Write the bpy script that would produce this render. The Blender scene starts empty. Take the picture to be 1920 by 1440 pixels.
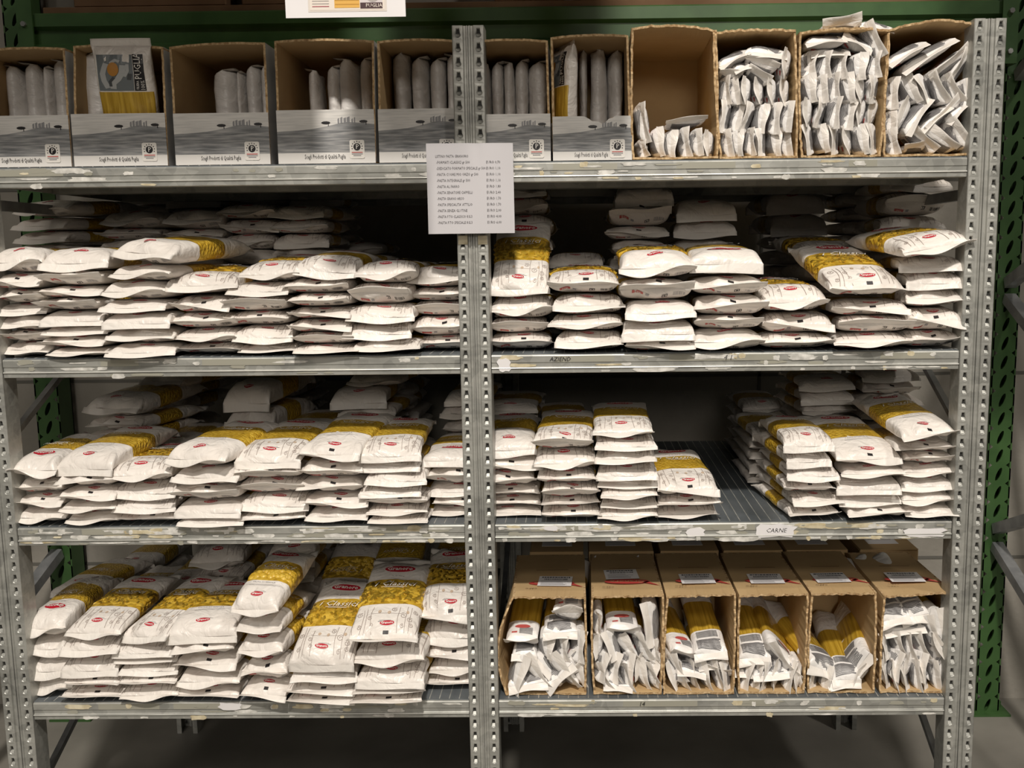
import bpy, math, random
from math import sin, cos, pi, radians, sqrt, atan2, acos, hypot
from mathutils import Vector, Matrix, noise

SC = bpy.context.scene
COL = SC.collection

# ------------------------------------------------------------------ camera
CX, CY, CZ = 0.19398, -1.79185, 0.27042
YAW, PITCH, ROLL, F, PX = 0.01149, 0.1333, 0.01093, 1816.54, 1067.22
cy_, sy_, cp_, sp_ = cos(YAW), sin(YAW), cos(PITCH), sin(PITCH)
FWD = Vector((-sy_ * cp_, cy_ * cp_, -sp_))
R0 = Vector((cy_, sy_, 0.0))
D0 = FWD.cross(R0)
RIGHT = cos(ROLL) * R0 + sin(ROLL) * D0
DOWN = -sin(ROLL) * R0 + cos(ROLL) * D0
CAMPOS = Vector((CX, CY, CZ))
cam_data = bpy.data.cameras.new('camera')
cam = bpy.data.objects.new('camera', cam_data)
COL.objects.link(cam)
cam_data.sensor_fit = 'HORIZONTAL'
cam_data.sensor_width = 36.0
cam_data.lens = F / 1920 * 36.0
cam_data.shift_x = (960 - PX) / 1920
cam_data.clip_start = 0.05
rot = Matrix((RIGHT, -DOWN, -FWD)).transposed()
cam.matrix_world = Matrix.Translation(CAMPOS) @ rot.to_4x4()
SC.camera = cam


def pix(x, y, Y):
    """the point of the vertical plane at depth Y that the photograph shows at pixel x, y"""
    d = RIGHT * ((x - PX) / F) + DOWN * ((y - 720) / F) + FWD
    t = (Y - CY) / d.y
    return CAMPOS + d * t


# ------------------------------------------------------------------ light and exposure
SC.view_settings.view_transform = 'Standard'
SC.view_settings.look = 'None'
SC.view_settings.exposure = 0.0
SC.view_settings.gamma = 1.0
SC.view_settings.use_curve_mapping = False
world = bpy.data.worlds.new('warehouse_air')
SC.world = world
world.use_nodes = True
world.node_tree.nodes['Background'].inputs[0].default_value = (1.0, 0.93, 0.84, 1)
world.node_tree.nodes['Background'].inputs[1].default_value = 0.03


def area_lamp(name, loc, target, size, power, col=(1.0, 0.95, 0.88)):
    ld = bpy.data.lights.new(name, 'AREA')
    ld.shape = 'DISK'
    ld.size = size
    ld.energy = power
    ld.color = col
    o = bpy.data.objects.new(name, ld)
    COL.objects.link(o)
    o.location = loc
    o.rotation_euler = (Vector(target) - Vector(loc)).to_track_quat('-Z', 'Y').to_euler()
    return o


area_lamp('high_bay_lamp', (0.25, -4.1, 4.75), (0.1, 0, 0), 0.40, 322, (1.0, 0.93, 0.84))
area_lamp('aisle_lamp', (2.9, -2.0, 4.2), (1.6, 0.9, -0.3), 0.4, 55, (1.0, 0.93, 0.84))
area_lamp('far_aisle_lamp', (-2.4, -3.0, 4.4), (-1.2, 1.2, -0.6), 0.4, 18, (1.0, 0.93, 0.84))
area_lamp('rear_aisle_lamp', (-1.5, -7.5, 5.0), (0, 0, -0.3), 1.5, 110, (1.0, 0.92, 0.82))
area_lamp('distant_lamp', (0.8, -12.5, 3.4), (0, 0, -0.2), 2.5, 190, (1.0, 0.92, 0.82))

# ------------------------------------------------------------------ helpers


def obj(name, verts, faces, mats, parent=None, fm=None, smooth=False, loc=None, uvs=None):
    me = bpy.data.meshes.new(name)
    me.from_pydata(verts, [], faces)
    if not isinstance(mats, (list, tuple)):
        mats = [mats]
    for m in mats:
        me.materials.append(m)
    if fm:
        me.polygons.foreach_set('material_index', fm)
    if smooth:
        me.polygons.foreach_set('use_smooth', [True] * len(faces))
    if uvs:
        uvl = me.uv_layers.new(name='UVMap')
        for li, l in enumerate(me.loops):
            uvl.data[li].uv = uvs[l.vertex_index]
    me.update()
    return place(name, me, parent, loc)


def place(name, me, parent=None, loc=None):
    o = bpy.data.objects.new(name, me)
    COL.objects.link(o)
    if parent is not None:
        o.parent = parent
    if loc is not None:
        o.location = loc
    return o


def empty(name, loc=(0, 0, 0), rot=(0, 0, 0)):
    o = bpy.data.objects.new(name, None)
    COL.objects.link(o)
    o.location = loc
    o.rotation_euler = rot
    o.empty_display_size = 0.05
    return o


def tag(o, label=None, cat=None, group=None, kind=None):
    if label:
        o['label'] = label
    if cat:
        o['category'] = cat
    if group:
        o['group'] = group
    if kind:
        o['kind'] = kind
    return o


class MB:
    """collects shapes into one mesh"""

    def __init__(self):
        self.v, self.f, self.m = [], [], []

    def add(self, vs, fs, mi=0):
        b = len(self.v)
        self.v += [tuple(p) for p in vs]
        self.f += [tuple(i + b for i in q) for q in fs]
        self.m += [mi] * len(fs)
        return self

    def box(self, x0, x1, y0, y1, z0, z1, mi=0):
        vs = [(x, y, z) for x in (x0, x1) for y in (y0, y1) for z in (z0, z1)]
        return self.add(vs, [(0, 1, 3, 2), (4, 6, 7, 5), (0, 4, 5, 1), (2, 3, 7, 6), (0, 2, 6, 4), (1, 5, 7, 3)], mi)

    def bbox(self, x0, x1, y0, y1, z0, z1, b=0.002, mi=0):
        """box with chamfered edges"""
        vs, idx = [], {}
        def vid(p):
            if p not in idx:
                idx[p] = len(vs)
                vs.append(p)
            return idx[p]
        X, Y, Z = (x0, x1), (y0, y1), (z0, z1)
        s = (1, -1)
        def c(i, j, k, ax):
            p = [X[i], Y[j], Z[k]]
            for a, n in ((0, i), (1, j), (2, k)):
                if a != ax:
                    p[a] += s[n] * b
            return vid(tuple(p))
        fs = []
        for i in (0, 1):
            q = [c(i, 0, 0, 0), c(i, 1, 0, 0), c(i, 1, 1, 0), c(i, 0, 1, 0)]
            fs.append(tuple(q if i else q[::-1]))
            q = [c(0, i, 0, 1), c(0, i, 1, 1), c(1, i, 1, 1), c(1, i, 0, 1)]
            fs.append(tuple(q if i else q[::-1]))
            q = [c(0, 0, i, 2), c(1, 0, i, 2), c(1, 1, i, 2), c(0, 1, i, 2)]
            fs.append(tuple(q if i else q[::-1]))
        for a in (0, 1):
            for d in (0, 1):
                fs.append((c(a, d, 0, 0), c(a, d, 1, 0), c(a, d, 1, 1), c(a, d, 0, 1)))
                fs.append((c(a, 0, d, 0), c(a, 1, d, 0), c(a, 1, d, 2), c(a, 0, d, 2)))
                fs.append((c(0, a, d, 1), c(1, a, d, 1), c(1, a, d, 2), c(0, a, d, 2)))
        for i in (0, 1):
            for j in (0, 1):
                for k in (0, 1):
                    fs.append((c(i, j, k, 0), c(i, j, k, 1), c(i, j, k, 2)))
        return self.add(vs, fs, mi)

    def bar(self, p, q, w, h, mi=0):
        p, q = Vector(p), Vector(q)
        d = (q - p).normalized()
        a = d.cross(Vector((0, 0, 1)))
        if a.length < 1e-4:
            a = Vector((1, 0, 0))
        a.normalize()
        b = d.cross(a)
        vs = [e + a * (sx * w / 2) + b * (sy * h / 2) for e in (p, q) for sx, sy in ((-1, -1), (1, -1), (1, 1), (-1, 1))]
        return self.add(vs, [(0, 1, 2, 3), (7, 6, 5, 4), (0, 4, 5, 1), (1, 5, 6, 2), (2, 6, 7, 3), (3, 7, 4, 0)], mi)

    def cyl(self, p, q, r, n=12, mi=0, r2=None):
        p, q = Vector(p), Vector(q)
        d = (q - p).normalized()
        a = d.orthogonal().normalized()
        b = d.cross(a)
        r2 = r if r2 is None else r2
        vs = [p + (a * cos(2 * pi * i / n) + b * sin(2 * pi * i / n)) * r for i in range(n)]
        vs += [q + (a * cos(2 * pi * i / n) + b * sin(2 * pi * i / n)) * r2 for i in range(n)]
        fs = [(i, (i + 1) % n, n + (i + 1) % n, n + i) for i in range(n)]
        fs += [tuple(range(n - 1, -1, -1)), tuple(range(n, 2 * n))]
        return self.add(vs, fs, mi)

    def poly(self, pts, mi=0):
        return self.add(pts, [tuple(range(len(pts)))], mi)

    def build(self, name, mats, parent=None, loc=None, smooth=False):
        return obj(name, self.v, self.f, mats, parent, self.m, smooth, loc)


# text as flat meshes -----------------------------------------------------------------
_TXT = {}


def text2d(s, size=1.0, shear=0.0, res=1, bold=0.0):
    """triangles of a written line: list of (x, y), faces; centred on the origin"""
    key = (s, shear, res, bold)
    if key not in _TXT:
        cu = bpy.data.curves.new('lettering', 'FONT')
        cu.body = s
        cu.size = 1.0
        cu.shear = shear
        cu.offset = bold
        cu.resolution_u = res
        cu.align_x = 'CENTER'
        cu.align_y = 'CENTER'
        ob = bpy.data.objects.new('lettering', cu)
        COL.objects.link(ob)
        bpy.context.view_layer.update()
        me = bpy.data.meshes.new_from_object(ob)
        _TXT[key] = ([(v.co.x, v.co.y) for v in me.vertices], [tuple(p.vertices) for p in me.polygons])
        bpy.data.objects.remove(ob)
        bpy.data.curves.remove(cu)
        bpy.data.meshes.remove(me)
    v, f = _TXT[key]
    return [(x * size, y * size) for x, y in v], f


def text_w(s, size, shear=0.0):
    v, _ = text2d(s, size, shear)
    return max(p[0] for p in v) - min(p[0] for p in v)


# ------------------------------------------------------------------ materials
def mat(name, col, rough=0.5, metal=0.0, spec=0.5, coat=0.0, nodes=None):
    m = bpy.data.materials.new(name)
    m.use_nodes = True
    nt = m.node_tree
    b = nt.nodes['Principled BSDF']
    b.inputs['Base Color'].default_value = (*col, 1)
    b.inputs['Roughness'].default_value = rough
    b.inputs['Metallic'].default_value = metal
    b.inputs['Specular IOR Level'].default_value = spec
    b.inputs['Coat Weight'].default_value = coat
    if nodes:
        nodes(nt, b)
    return m


def N(nt, t, **kw):
    n = nt.nodes.new(t)
    for k, v in kw.items():
        if k.startswith('i_'):
            n.inputs[k[2:].replace('_', ' ')].default_value = v
        else:
            setattr(n, k, v)
    return n


def coords(nt, kind='Object', scale=(1, 1, 1)):
    tc = N(nt, 'ShaderNodeTexCoord')
    mp = N(nt, 'ShaderNodeMapping')
    mp.inputs['Scale'].default_value = scale
    nt.links.new(tc.outputs[kind], mp.inputs['Vector'])
    return mp.outputs[0]


def ramp(nt, src, stops, interp='LINEAR'):
    r = N(nt, 'ShaderNodeValToRGB')
    r.color_ramp.interpolation = interp
    els = r.color_ramp.elements
    while len(els) < len(stops):
        els.new(0.5)
    for e, (p, c) in zip(els, stops):
        e.position = p
        e.color = (*c, 1)
    nt.links.new(src, r.inputs[0])
    return r.outputs[0]


def noise_col(c0, c1, scale=20, detail=4, stretch=(1, 1, 1), bump=0.0, lo=0.35, hi=0.65, bscale=None):
    def f(nt, b):
        co = coords(nt, 'Object', stretch)
        n = N(nt, 'ShaderNodeTexNoise', i_Scale=scale, i_Detail=detail)
        nt.links.new(co, n.inputs['Vector'])
        nt.links.new(ramp(nt, n.outputs[0], [(lo, c0), (hi, c1)]), b.inputs['Base Color'])
        if bump:
            n2 = n
            if bscale:
                n2 = N(nt, 'ShaderNodeTexNoise', i_Scale=bscale, i_Detail=3)
                nt.links.new(co, n2.inputs['Vector'])
            bp = N(nt, 'ShaderNodeBump', i_Strength=bump, i_Distance=0.002)
            nt.links.new(n2.outputs[0], bp.inputs['Height'])
            nt.links.new(bp.outputs[0], b.inputs['Normal'])
    return f


def film_nodes(c0, c1, strength=0.6):
    def f(nt, b):
        co = coords(nt, 'Object')
        n = N(nt, 'ShaderNodeTexNoise', i_Scale=14, i_Detail=3)
        nt.links.new(co, n.inputs['Vector'])
        nt.links.new(ramp(nt, n.outputs[0], [(0.35, c0), (0.65, c1)]), b.inputs['Base Color'])
        n1 = N(nt, 'ShaderNodeTexNoise', i_Scale=34, i_Detail=3, i_Distortion=1.2)
        n2 = N(nt, 'ShaderNodeTexVoronoi', feature='DISTANCE_TO_EDGE', i_Scale=30)
        nt.links.new(co, n1.inputs['Vector'])
        nt.links.new(co, n2.inputs['Vector'])
        mx = N(nt, 'ShaderNodeMath', operation='MULTIPLY_ADD')
        nt.links.new(n2.outputs['Distance'], mx.inputs[0])
        mx.inputs[1].default_value = 0.5
        nt.links.new(n1.outputs[0], mx.inputs[2])
        bp = N(nt, 'ShaderNodeBump', i_Strength=strength, i_Distance=0.007)
        nt.links.new(mx.outputs[0], bp.inputs['Height'])
        nt.links.new(bp.outputs[0], b.inputs['Normal'])
    return f


M = {}
M['film'] = mat('white_film', (0.85, 0.81, 0.76), 0.36, spec=0.5, nodes=film_nodes((0.80, 0.745, 0.69), (0.85, 0.805, 0.755), 0.65))
M['pack_film'] = mat('white_pack_film', (0.85, 0.82, 0.79), 0.36, nodes=film_nodes((0.86, 0.835, 0.81), (0.93, 0.91, 0.89), 0.6))
M['seal'] = mat('seal_film', (0.87, 0.84, 0.79), 0.4, nodes=film_nodes((0.82, 0.77, 0.71), (0.87, 0.83, 0.78), 0.4))
M['red'] = mat('brand_red', (0.5, 0.012, 0.03), 0.35)
M['redink'] = mat('red_ink', (0.55, 0.10, 0.09), 0.45)
M['ink'] = mat('black_ink', (0.012, 0.01, 0.012), 0.45)
M['packink'] = mat('pack_ink', (0.2, 0.195, 0.2), 0.45)
M['greyink'] = mat('grey_ink', (0.34, 0.33, 0.34), 0.45)
M['swirlink'] = mat('swirl_ink', (0.36, 0.30, 0.27), 0.45)
M['beigeink'] = mat('beige_ink', (0.62, 0.48, 0.36), 0.45)
M['whiteink'] = mat('white_ink', (0.86, 0.83, 0.78), 0.4)


def pasta_nodes(scale, stretch, c0, c1, c2, bump):
    def f(nt, b):
        co = coords(nt, 'Object', stretch)
        v = N(nt, 'ShaderNodeTexVoronoi', i_Scale=scale, i_Randomness=1.0)
        nt.links.new(co, v.inputs['Vector'])
        sep = N(nt, 'ShaderNodeSeparateColor')
        nt.links.new(v.outputs['Color'], sep.inputs[0])
        nt.links.new(ramp(nt, sep.outputs[0], [(0.0, c0), (0.5, c1), (1.0, c2)]), b.inputs['Base Color'])
        bp = N(nt, 'ShaderNodeBump', i_Strength=bump, i_Distance=0.006)
        bp.invert = True
        nt.links.new(v.outputs['Distance'], bp.inputs['Height'])
        nt.links.new(bp.outputs[0], b.inputs['Normal'])
    return f


M['pasta_fine'] = mat('small_pasta_behind_film', (0.5, 0.3, 0.03), 0.4, coat=0.6, nodes=pasta_nodes(190, (1, 1, 1), (0.46, 0.27, 0.02), (0.60, 0.38, 0.035), (0.70, 0.47, 0.06), 0.5))
M['pasta_mid'] = mat('short_pasta_behind_film', (0.5, 0.3, 0.03), 0.4, coat=0.6, nodes=pasta_nodes(75, (1, 1, 1), (0.44, 0.25, 0.02), (0.60, 0.37, 0.03), (0.74, 0.50, 0.07), 0.8))
M['pasta_piece'] = mat('dry_pasta', (0.62, 0.39, 0.05), 0.45, coat=0.5, nodes=noise_col((0.60, 0.37, 0.025), (0.78, 0.53, 0.07), 60, 3, bump=0.2))
M['spaghetti'] = mat('spaghetti_behind_film', (0.5, 0.3, 0.04), 0.35, coat=0.6, nodes=noise_col((0.42, 0.25, 0.02), (0.64, 0.41, 0.05), 260, 2, (1, 0.02, 1), bump=0.8))


def galv(nt, b):
    co = coords(nt, 'Object')
    v = N(nt, 'ShaderNodeTexVoronoi', i_Scale=55)
    n = N(nt, 'ShaderNodeTexNoise', i_Scale=9, i_Detail=5)
    n2 = N(nt, 'ShaderNodeTexNoise', i_Scale=120, i_Detail=2)
    st = coords(nt, 'Object', (0.12, 1, 1))
    for q in (v, n):
        nt.links.new(co, q.inputs['Vector'])
    nt.links.new(st, n2.inputs['Vector'])
    sep = N(nt, 'ShaderNodeSeparateColor')
    nt.links.new(v.outputs['Color'], sep.inputs[0])
    a = N(nt, 'ShaderNodeMath', operation='MULTIPLY_ADD')
    nt.links.new(sep.outputs[0], a.inputs[0])
    a.inputs[1].default_value = 0.22
    nt.links.new(n.outputs[0], a.inputs[2])
    a2 = N(nt, 'ShaderNodeMath', operation='MULTIPLY_ADD')
    nt.links.new(n2.outputs[0], a2.inputs[0])
    a2.inputs[1].default_value = 0.35
    nt.links.new(a.outputs[0], a2.inputs[2])
    nt.links.new(ramp(nt, a2.outputs[0], [(0.45, (0.22, 0.222, 0.205)), (0.95, (0.46, 0.46, 0.425))]), b.inputs['Base Color'])
    bp = N(nt, 'ShaderNodeBump', i_Strength=0.15, i_Distance=0.001)
    nt.links.new(n2.outputs[0], bp.inputs['Height'])
    nt.links.new(bp.outputs[0], b.inputs['Normal'])


M['galv'] = mat('galvanised_steel', (0.42, 0.43, 0.41), 0.42, metal=0.35, spec=0.6, nodes=galv)
M['deck'] = mat('steel_deck', (0.2, 0.22, 0.23), 0.5, metal=0.3, nodes=noise_col((0.10, 0.115, 0.125), (0.2, 0.22, 0.235), 14, 6, (1, 0.3, 1)))
M['edge'] = mat('bright_steel_edge', (0.6, 0.6, 0.56), 0.35, metal=0.3, nodes=noise_col((0.4, 0.4, 0.37), (0.75, 0.75, 0.7), 30, 4, (0.3, 1, 1)))
M['green'] = mat('green_paint', (0.05, 0.13, 0.045), 0.45, nodes=noise_col((0.032, 0.082, 0.022), (0.048, 0.112, 0.032), 12, 4, bump=0.1))
M['zinc'] = mat('dark_zinc', (0.3, 0.31, 0.32), 0.4, metal=0.5, nodes=noise_col((0.22, 0.23, 0.24), (0.36, 0.37, 0.38), 20, 3))
M['bolt'] = mat('bolt_steel', (0.5, 0.5, 0.48), 0.3, metal=0.8)
M['dark'] = mat('dark_slot', (0.03, 0.03, 0.028), 0.7)
M['kraft'] = mat('kraft_board', (0.42, 0.26, 0.12), 0.75, spec=0.2, nodes=noise_col((0.49, 0.335, 0.17), (0.58, 0.41, 0.215), 8, 5, bump=0.08, bscale=90))
M['kraft_edge'] = mat('torn_corrugated_edge', (0.55, 0.38, 0.2), 0.85, spec=0.1, nodes=noise_col((0.34, 0.21, 0.1), (0.68, 0.5, 0.29), 160, 3, bump=0.5))
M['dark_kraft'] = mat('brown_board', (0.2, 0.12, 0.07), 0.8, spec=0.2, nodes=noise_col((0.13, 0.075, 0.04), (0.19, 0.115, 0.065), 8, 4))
M['paper'] = mat('paper', (0.82, 0.8, 0.8), 0.65, spec=0.2, nodes=noise_col((0.8, 0.78, 0.79), (0.85, 0.83, 0.83), 9, 3, bump=0.1))
M['cream_tape'] = mat('old_tape', (0.62, 0.52, 0.34), 0.5, nodes=noise_col((0.5, 0.42, 0.26), (0.75, 0.68, 0.5), 45, 4))
M['white_tape'] = mat('label_remains', (0.75, 0.73, 0.68), 0.5, nodes=noise_col((0.5, 0.49, 0.45), (0.84, 0.82, 0.77), 60, 4))
M['clear_tape'] = mat('yellowed_clear_tape', (0.36, 0.35, 0.29), 0.35)


def block_nodes(nt, b):
    co = coords(nt, 'Object')
    n = N(nt, 'ShaderNodeTexNoise', i_Scale=3, i_Detail=8, i_Roughness=0.65)
    nt.links.new(co, n.inputs['Vector'])
    nt.links.new(ramp(nt, n.outputs[0], [(0.3, (0.24, 0.225, 0.195)), (0.7, (0.32, 0.30, 0.265))]), b.inputs['Base Color'])
    n2 = N(nt, 'ShaderNodeTexNoise', i_Scale=60, i_Detail=4)
    nt.links.new(co, n2.inputs['Vector'])
    bp = N(nt, 'ShaderNodeBump', i_Strength=0.3, i_Distance=0.004)
    nt.links.new(n2.outputs[0], bp.inputs['Height'])
    nt.links.new(bp.outputs[0], b.inputs['Normal'])


M['wall'] = mat('concrete_wall', (0.36, 0.34, 0.3), 0.85, spec=0.2, nodes=block_nodes)
M['joint'] = mat('wall_joint', (0.12, 0.115, 0.1), 0.9)
M['floor'] = mat('concrete_floor', (0.2, 0.19, 0.17), 0.55, nodes=noise_col((0.17, 0.16, 0.14), (0.26, 0.245, 0.215), 3, 8, bump=0.1, bscale=40))


def carton_print(nt, b):
    """printed hillside: UV over the whole low front panel"""
    tc = N(nt, 'ShaderNodeTexCoord')
    sp = N(nt, 'ShaderNodeSeparateXYZ')
    nt.links.new(tc.outputs['UV'], sp.inputs[0])
    mp = N(nt, 'ShaderNodeMapping')
    mp.inputs['Scale'].default_value = (1.6, 1, 1)
    nt.links.new(tc.outputs['UV'], mp.inputs['Vector'])
    nx = N(nt, 'ShaderNodeTexNoise', i_Scale=2.2, i_Detail=1)
    mpx = N(nt, 'ShaderNodeMapping')
    mpx.inputs['Scale'].default_value = (1, 0, 0)
    nt.links.new(tc.outputs['UV'], mpx.inputs['Vector'])
    nt.links.new(mpx.outputs[0], nx.inputs['Vector'])
    # height of the hill crest: rises to the right, crest at u about .75
    cr = ramp(nt, sp.outputs[0], [(0.0, (0.60,) * 3), (0.35, (0.64,) * 3), (0.72, (0.76,) * 3), (1.0, (0.73,) * 3)])
    sub = N(nt, 'ShaderNodeMath', operation='SUBTRACT')
    nt.links.new(cr, sub.inputs[0])
    nt.links.new(sp.outputs[1], sub.inputs[1])
    ad = N(nt, 'ShaderNodeMath', operation='MULTIPLY_ADD')
    nt.links.new(nx.outputs[0], ad.inputs[0])
    ad.inputs[1].default_value = 0.06
    nt.links.new(sub.outputs[0], ad.inputs[2])
    # field streaks
    st = N(nt, 'ShaderNodeMapping')
    st.inputs['Scale'].default_value = (1.3, 9, 1)
    st.inputs['Rotation'].default_value = (0, 0, -0.05)
    nt.links.new(tc.outputs['UV'], st.inputs['Vector'])
    ns = N(nt, 'ShaderNodeTexNoise', i_Scale=2.5, i_Detail=5)
    nt.links.new(st.outputs[0], ns.inputs['Vector'])
    field = ramp(nt, ns.outputs[0], [(0.3, (0.13, 0.135, 0.14)), (0.5, (0.27, 0.275, 0.28)), (0.72, (0.5, 0.49, 0.48))])
    sky = ramp(nt, ns.outputs[0], [(0.3, (0.58, 0.57, 0.55)), (0.6, (0.76, 0.74, 0.71))])
    gt = N(nt, 'ShaderNodeMath', operation='GREATER_THAN')
    nt.links.new(ad.outputs[0], gt.inputs[0])
    gt.inputs[1].default_value = 0.03
    m1 = N(nt, 'ShaderNodeMix', data_type='RGBA')
    nt.links.new(gt.outputs[0], m1.inputs[0])
    nt.links.new(sky, m1.inputs[6])
    nt.links.new(field, m1.inputs[7])
    lt = N(nt, 'ShaderNodeMath', operation='LESS_THAN')
    nt.links.new(sp.outputs[1], lt.inputs[0])
    lt.inputs[1].default_value = 0.2
    m2 = N(nt, 'ShaderNodeMix', data_type='RGBA')
    nt.links.new(lt.outputs[0], m2.inputs[0])
    nt.links.new(m1.outputs[2], m2.inputs[6])
    m2.inputs[7].default_value = (0.8, 0.78, 0.75, 1)
    nt.links.new(m2.outputs[2], b.inputs['Base Color'])


M['print'] = mat('printed_hillside_board', (0.7, 0.7, 0.7), 0.5, spec=0.3, nodes=carton_print)
M['white_board'] = mat('white_board', (0.62, 0.61, 0.6), 0.6, nodes=noise_col((0.5, 0.5, 0.5), (0.68, 0.67, 0.65), 6, 5, (1, 1, 3)))
M['greyprint'] = mat('grey_print', (0.25, 0.25, 0.26), 0.5)

# ------------------------------------------------------------------ shelf levels
LIP = 0.037
SHELF_TOP = {1: 0.438, 2: 0.088, 3: -0.2365, 4: -0.590}
BL, BM, BR = -0.916, 0.0, 0.925
DEPTH = 0.80
FLOOR_Z = -1.05

# ------------------------------------------------------------------ the setting
WALL_Y = 0.948
mb = MB().box(-6, 7, -14, WALL_Y + 0.3, FLOOR_Z - 0.1, FLOOR_Z)
tag(mb.build('floor', M['floor']), kind='structure')
mb = MB().box(-5, 6, WALL_Y, WALL_Y + 0.2, FLOOR_Z, 5.5)
zj = FLOOR_Z
for zj in (-0.62, -0.08, 0.46, 1.0, 1.54):
    mb.box(-5, 6, WALL_Y - 0.002, WALL_Y, zj, zj + 0.008, 1)
for xj in (-3.1, -1.9, -0.6, 0.7, 1.95, 3.2):
    mb.box(xj, xj + 0.008, WALL_Y - 0.002, WALL_Y, FLOOR_Z, 5.5, 1)
tag(mb.build('wall_back', [M['wall'], M['joint']]), kind='structure')

mb = MB().box(-3.2, 3.6, -3.3, -3.15, FLOOR_Z, -0.12)  # added unseen low wall, stops low lamp light reaching under the bottom shelf
tag(mb.build('light_block_wall', [M['wall']]), kind='structure')

# ------------------------------------------------------------------ green pallet rack behind
rack = empty('pallet_rack', (0, 0.9, FLOOR_Z))
tag(rack, 'tall dark green pallet rack with slotted posts and grey braces behind the steel shelves', 'pallet rack')


def rel(o):
    return o


def green_upright(x, y, w=0.066, d=0.07, z1=2.6):
    """slotted upright, open channel; slots slant in pairs"""
    m = MB()
    z0 = FLOOR_Z
    t = 0.004
    ox, oy, oz = 0, -0.9, -FLOOR_Z
    # side flanges and rear lips
    for sx in (-1, 1):
        xa, xb = sorted((x + sx * w / 2, x + sx * (w / 2 - t)))
        m.box(xa, xb, y, y + d, z0, z1)
        xa, xb = sorted((x + sx * w / 2, x + sx * (w / 2 - 0.016)))
        m.box(xa, xb, y + d - t, y + d, z0, z1)
    # face with slanted slots: grid of cells
    pitch = 0.052
    n = int((z1 - z0) / pitch)
    hw = 0.0065
    for k in range(n):
        za = z0 + k * pitch
        zb = za + pitch
        zc = (za + zb) / 2
        ring = []
        hole = []
        for i in range(12):
            a = 2 * pi * i / 12
            hx, hz = hw * cos(a), 0.019 * sin(a)
            hole.append((x + hx + 0.35 * hz, y, zc + hz))
            c, s = cos(a), sin(a)
            q = max(abs(c), abs(s))
            ring.append((x + c / q * w / 2, y, zc + s / q * pitch / 2))
        back = [(p[0], y + t, p[2]) for p in hole]
        m.add(ring + hole + back, [(i, (i + 1) % 12, 12 + (i + 1) % 12, 12 + i) for i in range(12)] + [(12 + i, 12 + (i + 1) % 12, 24 + (i + 1) % 12, 24 + i) for i in range(12)])
    m.v = [(a + ox, b + oy, c + oz) for a, b, c in m.v]
    o = m.build('upright', M['green'], rack)
    f = MB()
    f.box(x - 0.06 + ox, x + 0.06 + ox, y - 0.02 + oy, y + 0.085 + oy, 0.0, 0.006)
    for sx in (-1, 1):
        f.cyl((x + sx * 0.046, y + 0.035 + oy, 0.006), (x + sx * 0.046, y + 0.035 + oy, 0.022), 0.008, 6)
    f.build('foot_plate', M['green'], o)
    return o


for gx in (-1.285, 1.352):
    green_upright(gx, 0.85)
    green_upright(gx * 1.0, -0.36)


def green_beam(y, z0, z1):
    m = MB()
    x0, x1 = -1.25, 1.32
    # stepped face: top lip, recessed web, lower lip
    h = z1 - z0
    prof = [(0, 0), (-0.018, 0), (-0.022, 0.004), (-0.022, h * 0.36), (-0.008, h * 0.42), (-0.008, h * 0.68), (-0.022, h * 0.74), (-0.022, h - 0.004), (-0.018, h), (0.022, h), (0.022, 0)]
    vs = [(x, y - 0.9 + a, z0 + b - FLOOR_Z) for x in (x0, x1) for a, b in prof]
    n = len(prof)
    m.add(vs, [(i, n + i, n + (i + 1) % n, (i + 1) % n) for i in range(n)] + [tuple(range(n)), tuple(range(2 * n - 1, n - 1, -1))])
    o = m.build('beam', M['green'], rack)
    for x, s in ((x0, 1), (x1, -1)):
        c = MB()
        xa, xb = sorted((x, x - s * 0.006))
        c.box(xa, xb, y - 0.93, y - 0.87, z0 - 0.03 - FLOOR_Z, z1 + 0.05 - FLOOR_Z)
        xa, xb = sorted((x - s * 0.006, x + s * 0.035))
        c.box(xa, xb, y - 0.932, y - 0.926, z0 - 0.03 - FLOOR_Z, z1 + 0.05 - FLOOR_Z)
        for dz in (0.0, 0.1):
            c.cyl((x + s * 0.014, y - 0.932, z0 + dz - FLOOR_Z), (x + s * 0.014, y - 0.94, z0 + dz - FLOOR_Z), 0.007, 6, 1)
        c.build('beam_connector', [M['green'], M['bolt']], o)


green_beam(0.835, 0.775, 0.905)


def brace(p, q, w=0.03, h=0.028):
    m = MB()
    m.bar((p[0], p[1] - 0.9, p[2] - FLOOR_Z), (q[0], q[1] - 0.9, q[2] - FLOOR_Z), w, h)
    o = m.build('brace', M['zinc'], rack)
    return o


for gx in (-1.285, 1.352):
    for za, zb in ((-0.50, -0.02), (-0.55, -0.98), (0.18, 0.62), (0.14, -0.42), (0.72, 1.2)):
        brace((gx, 0.84, za), (gx, -0.3, zb))

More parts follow.
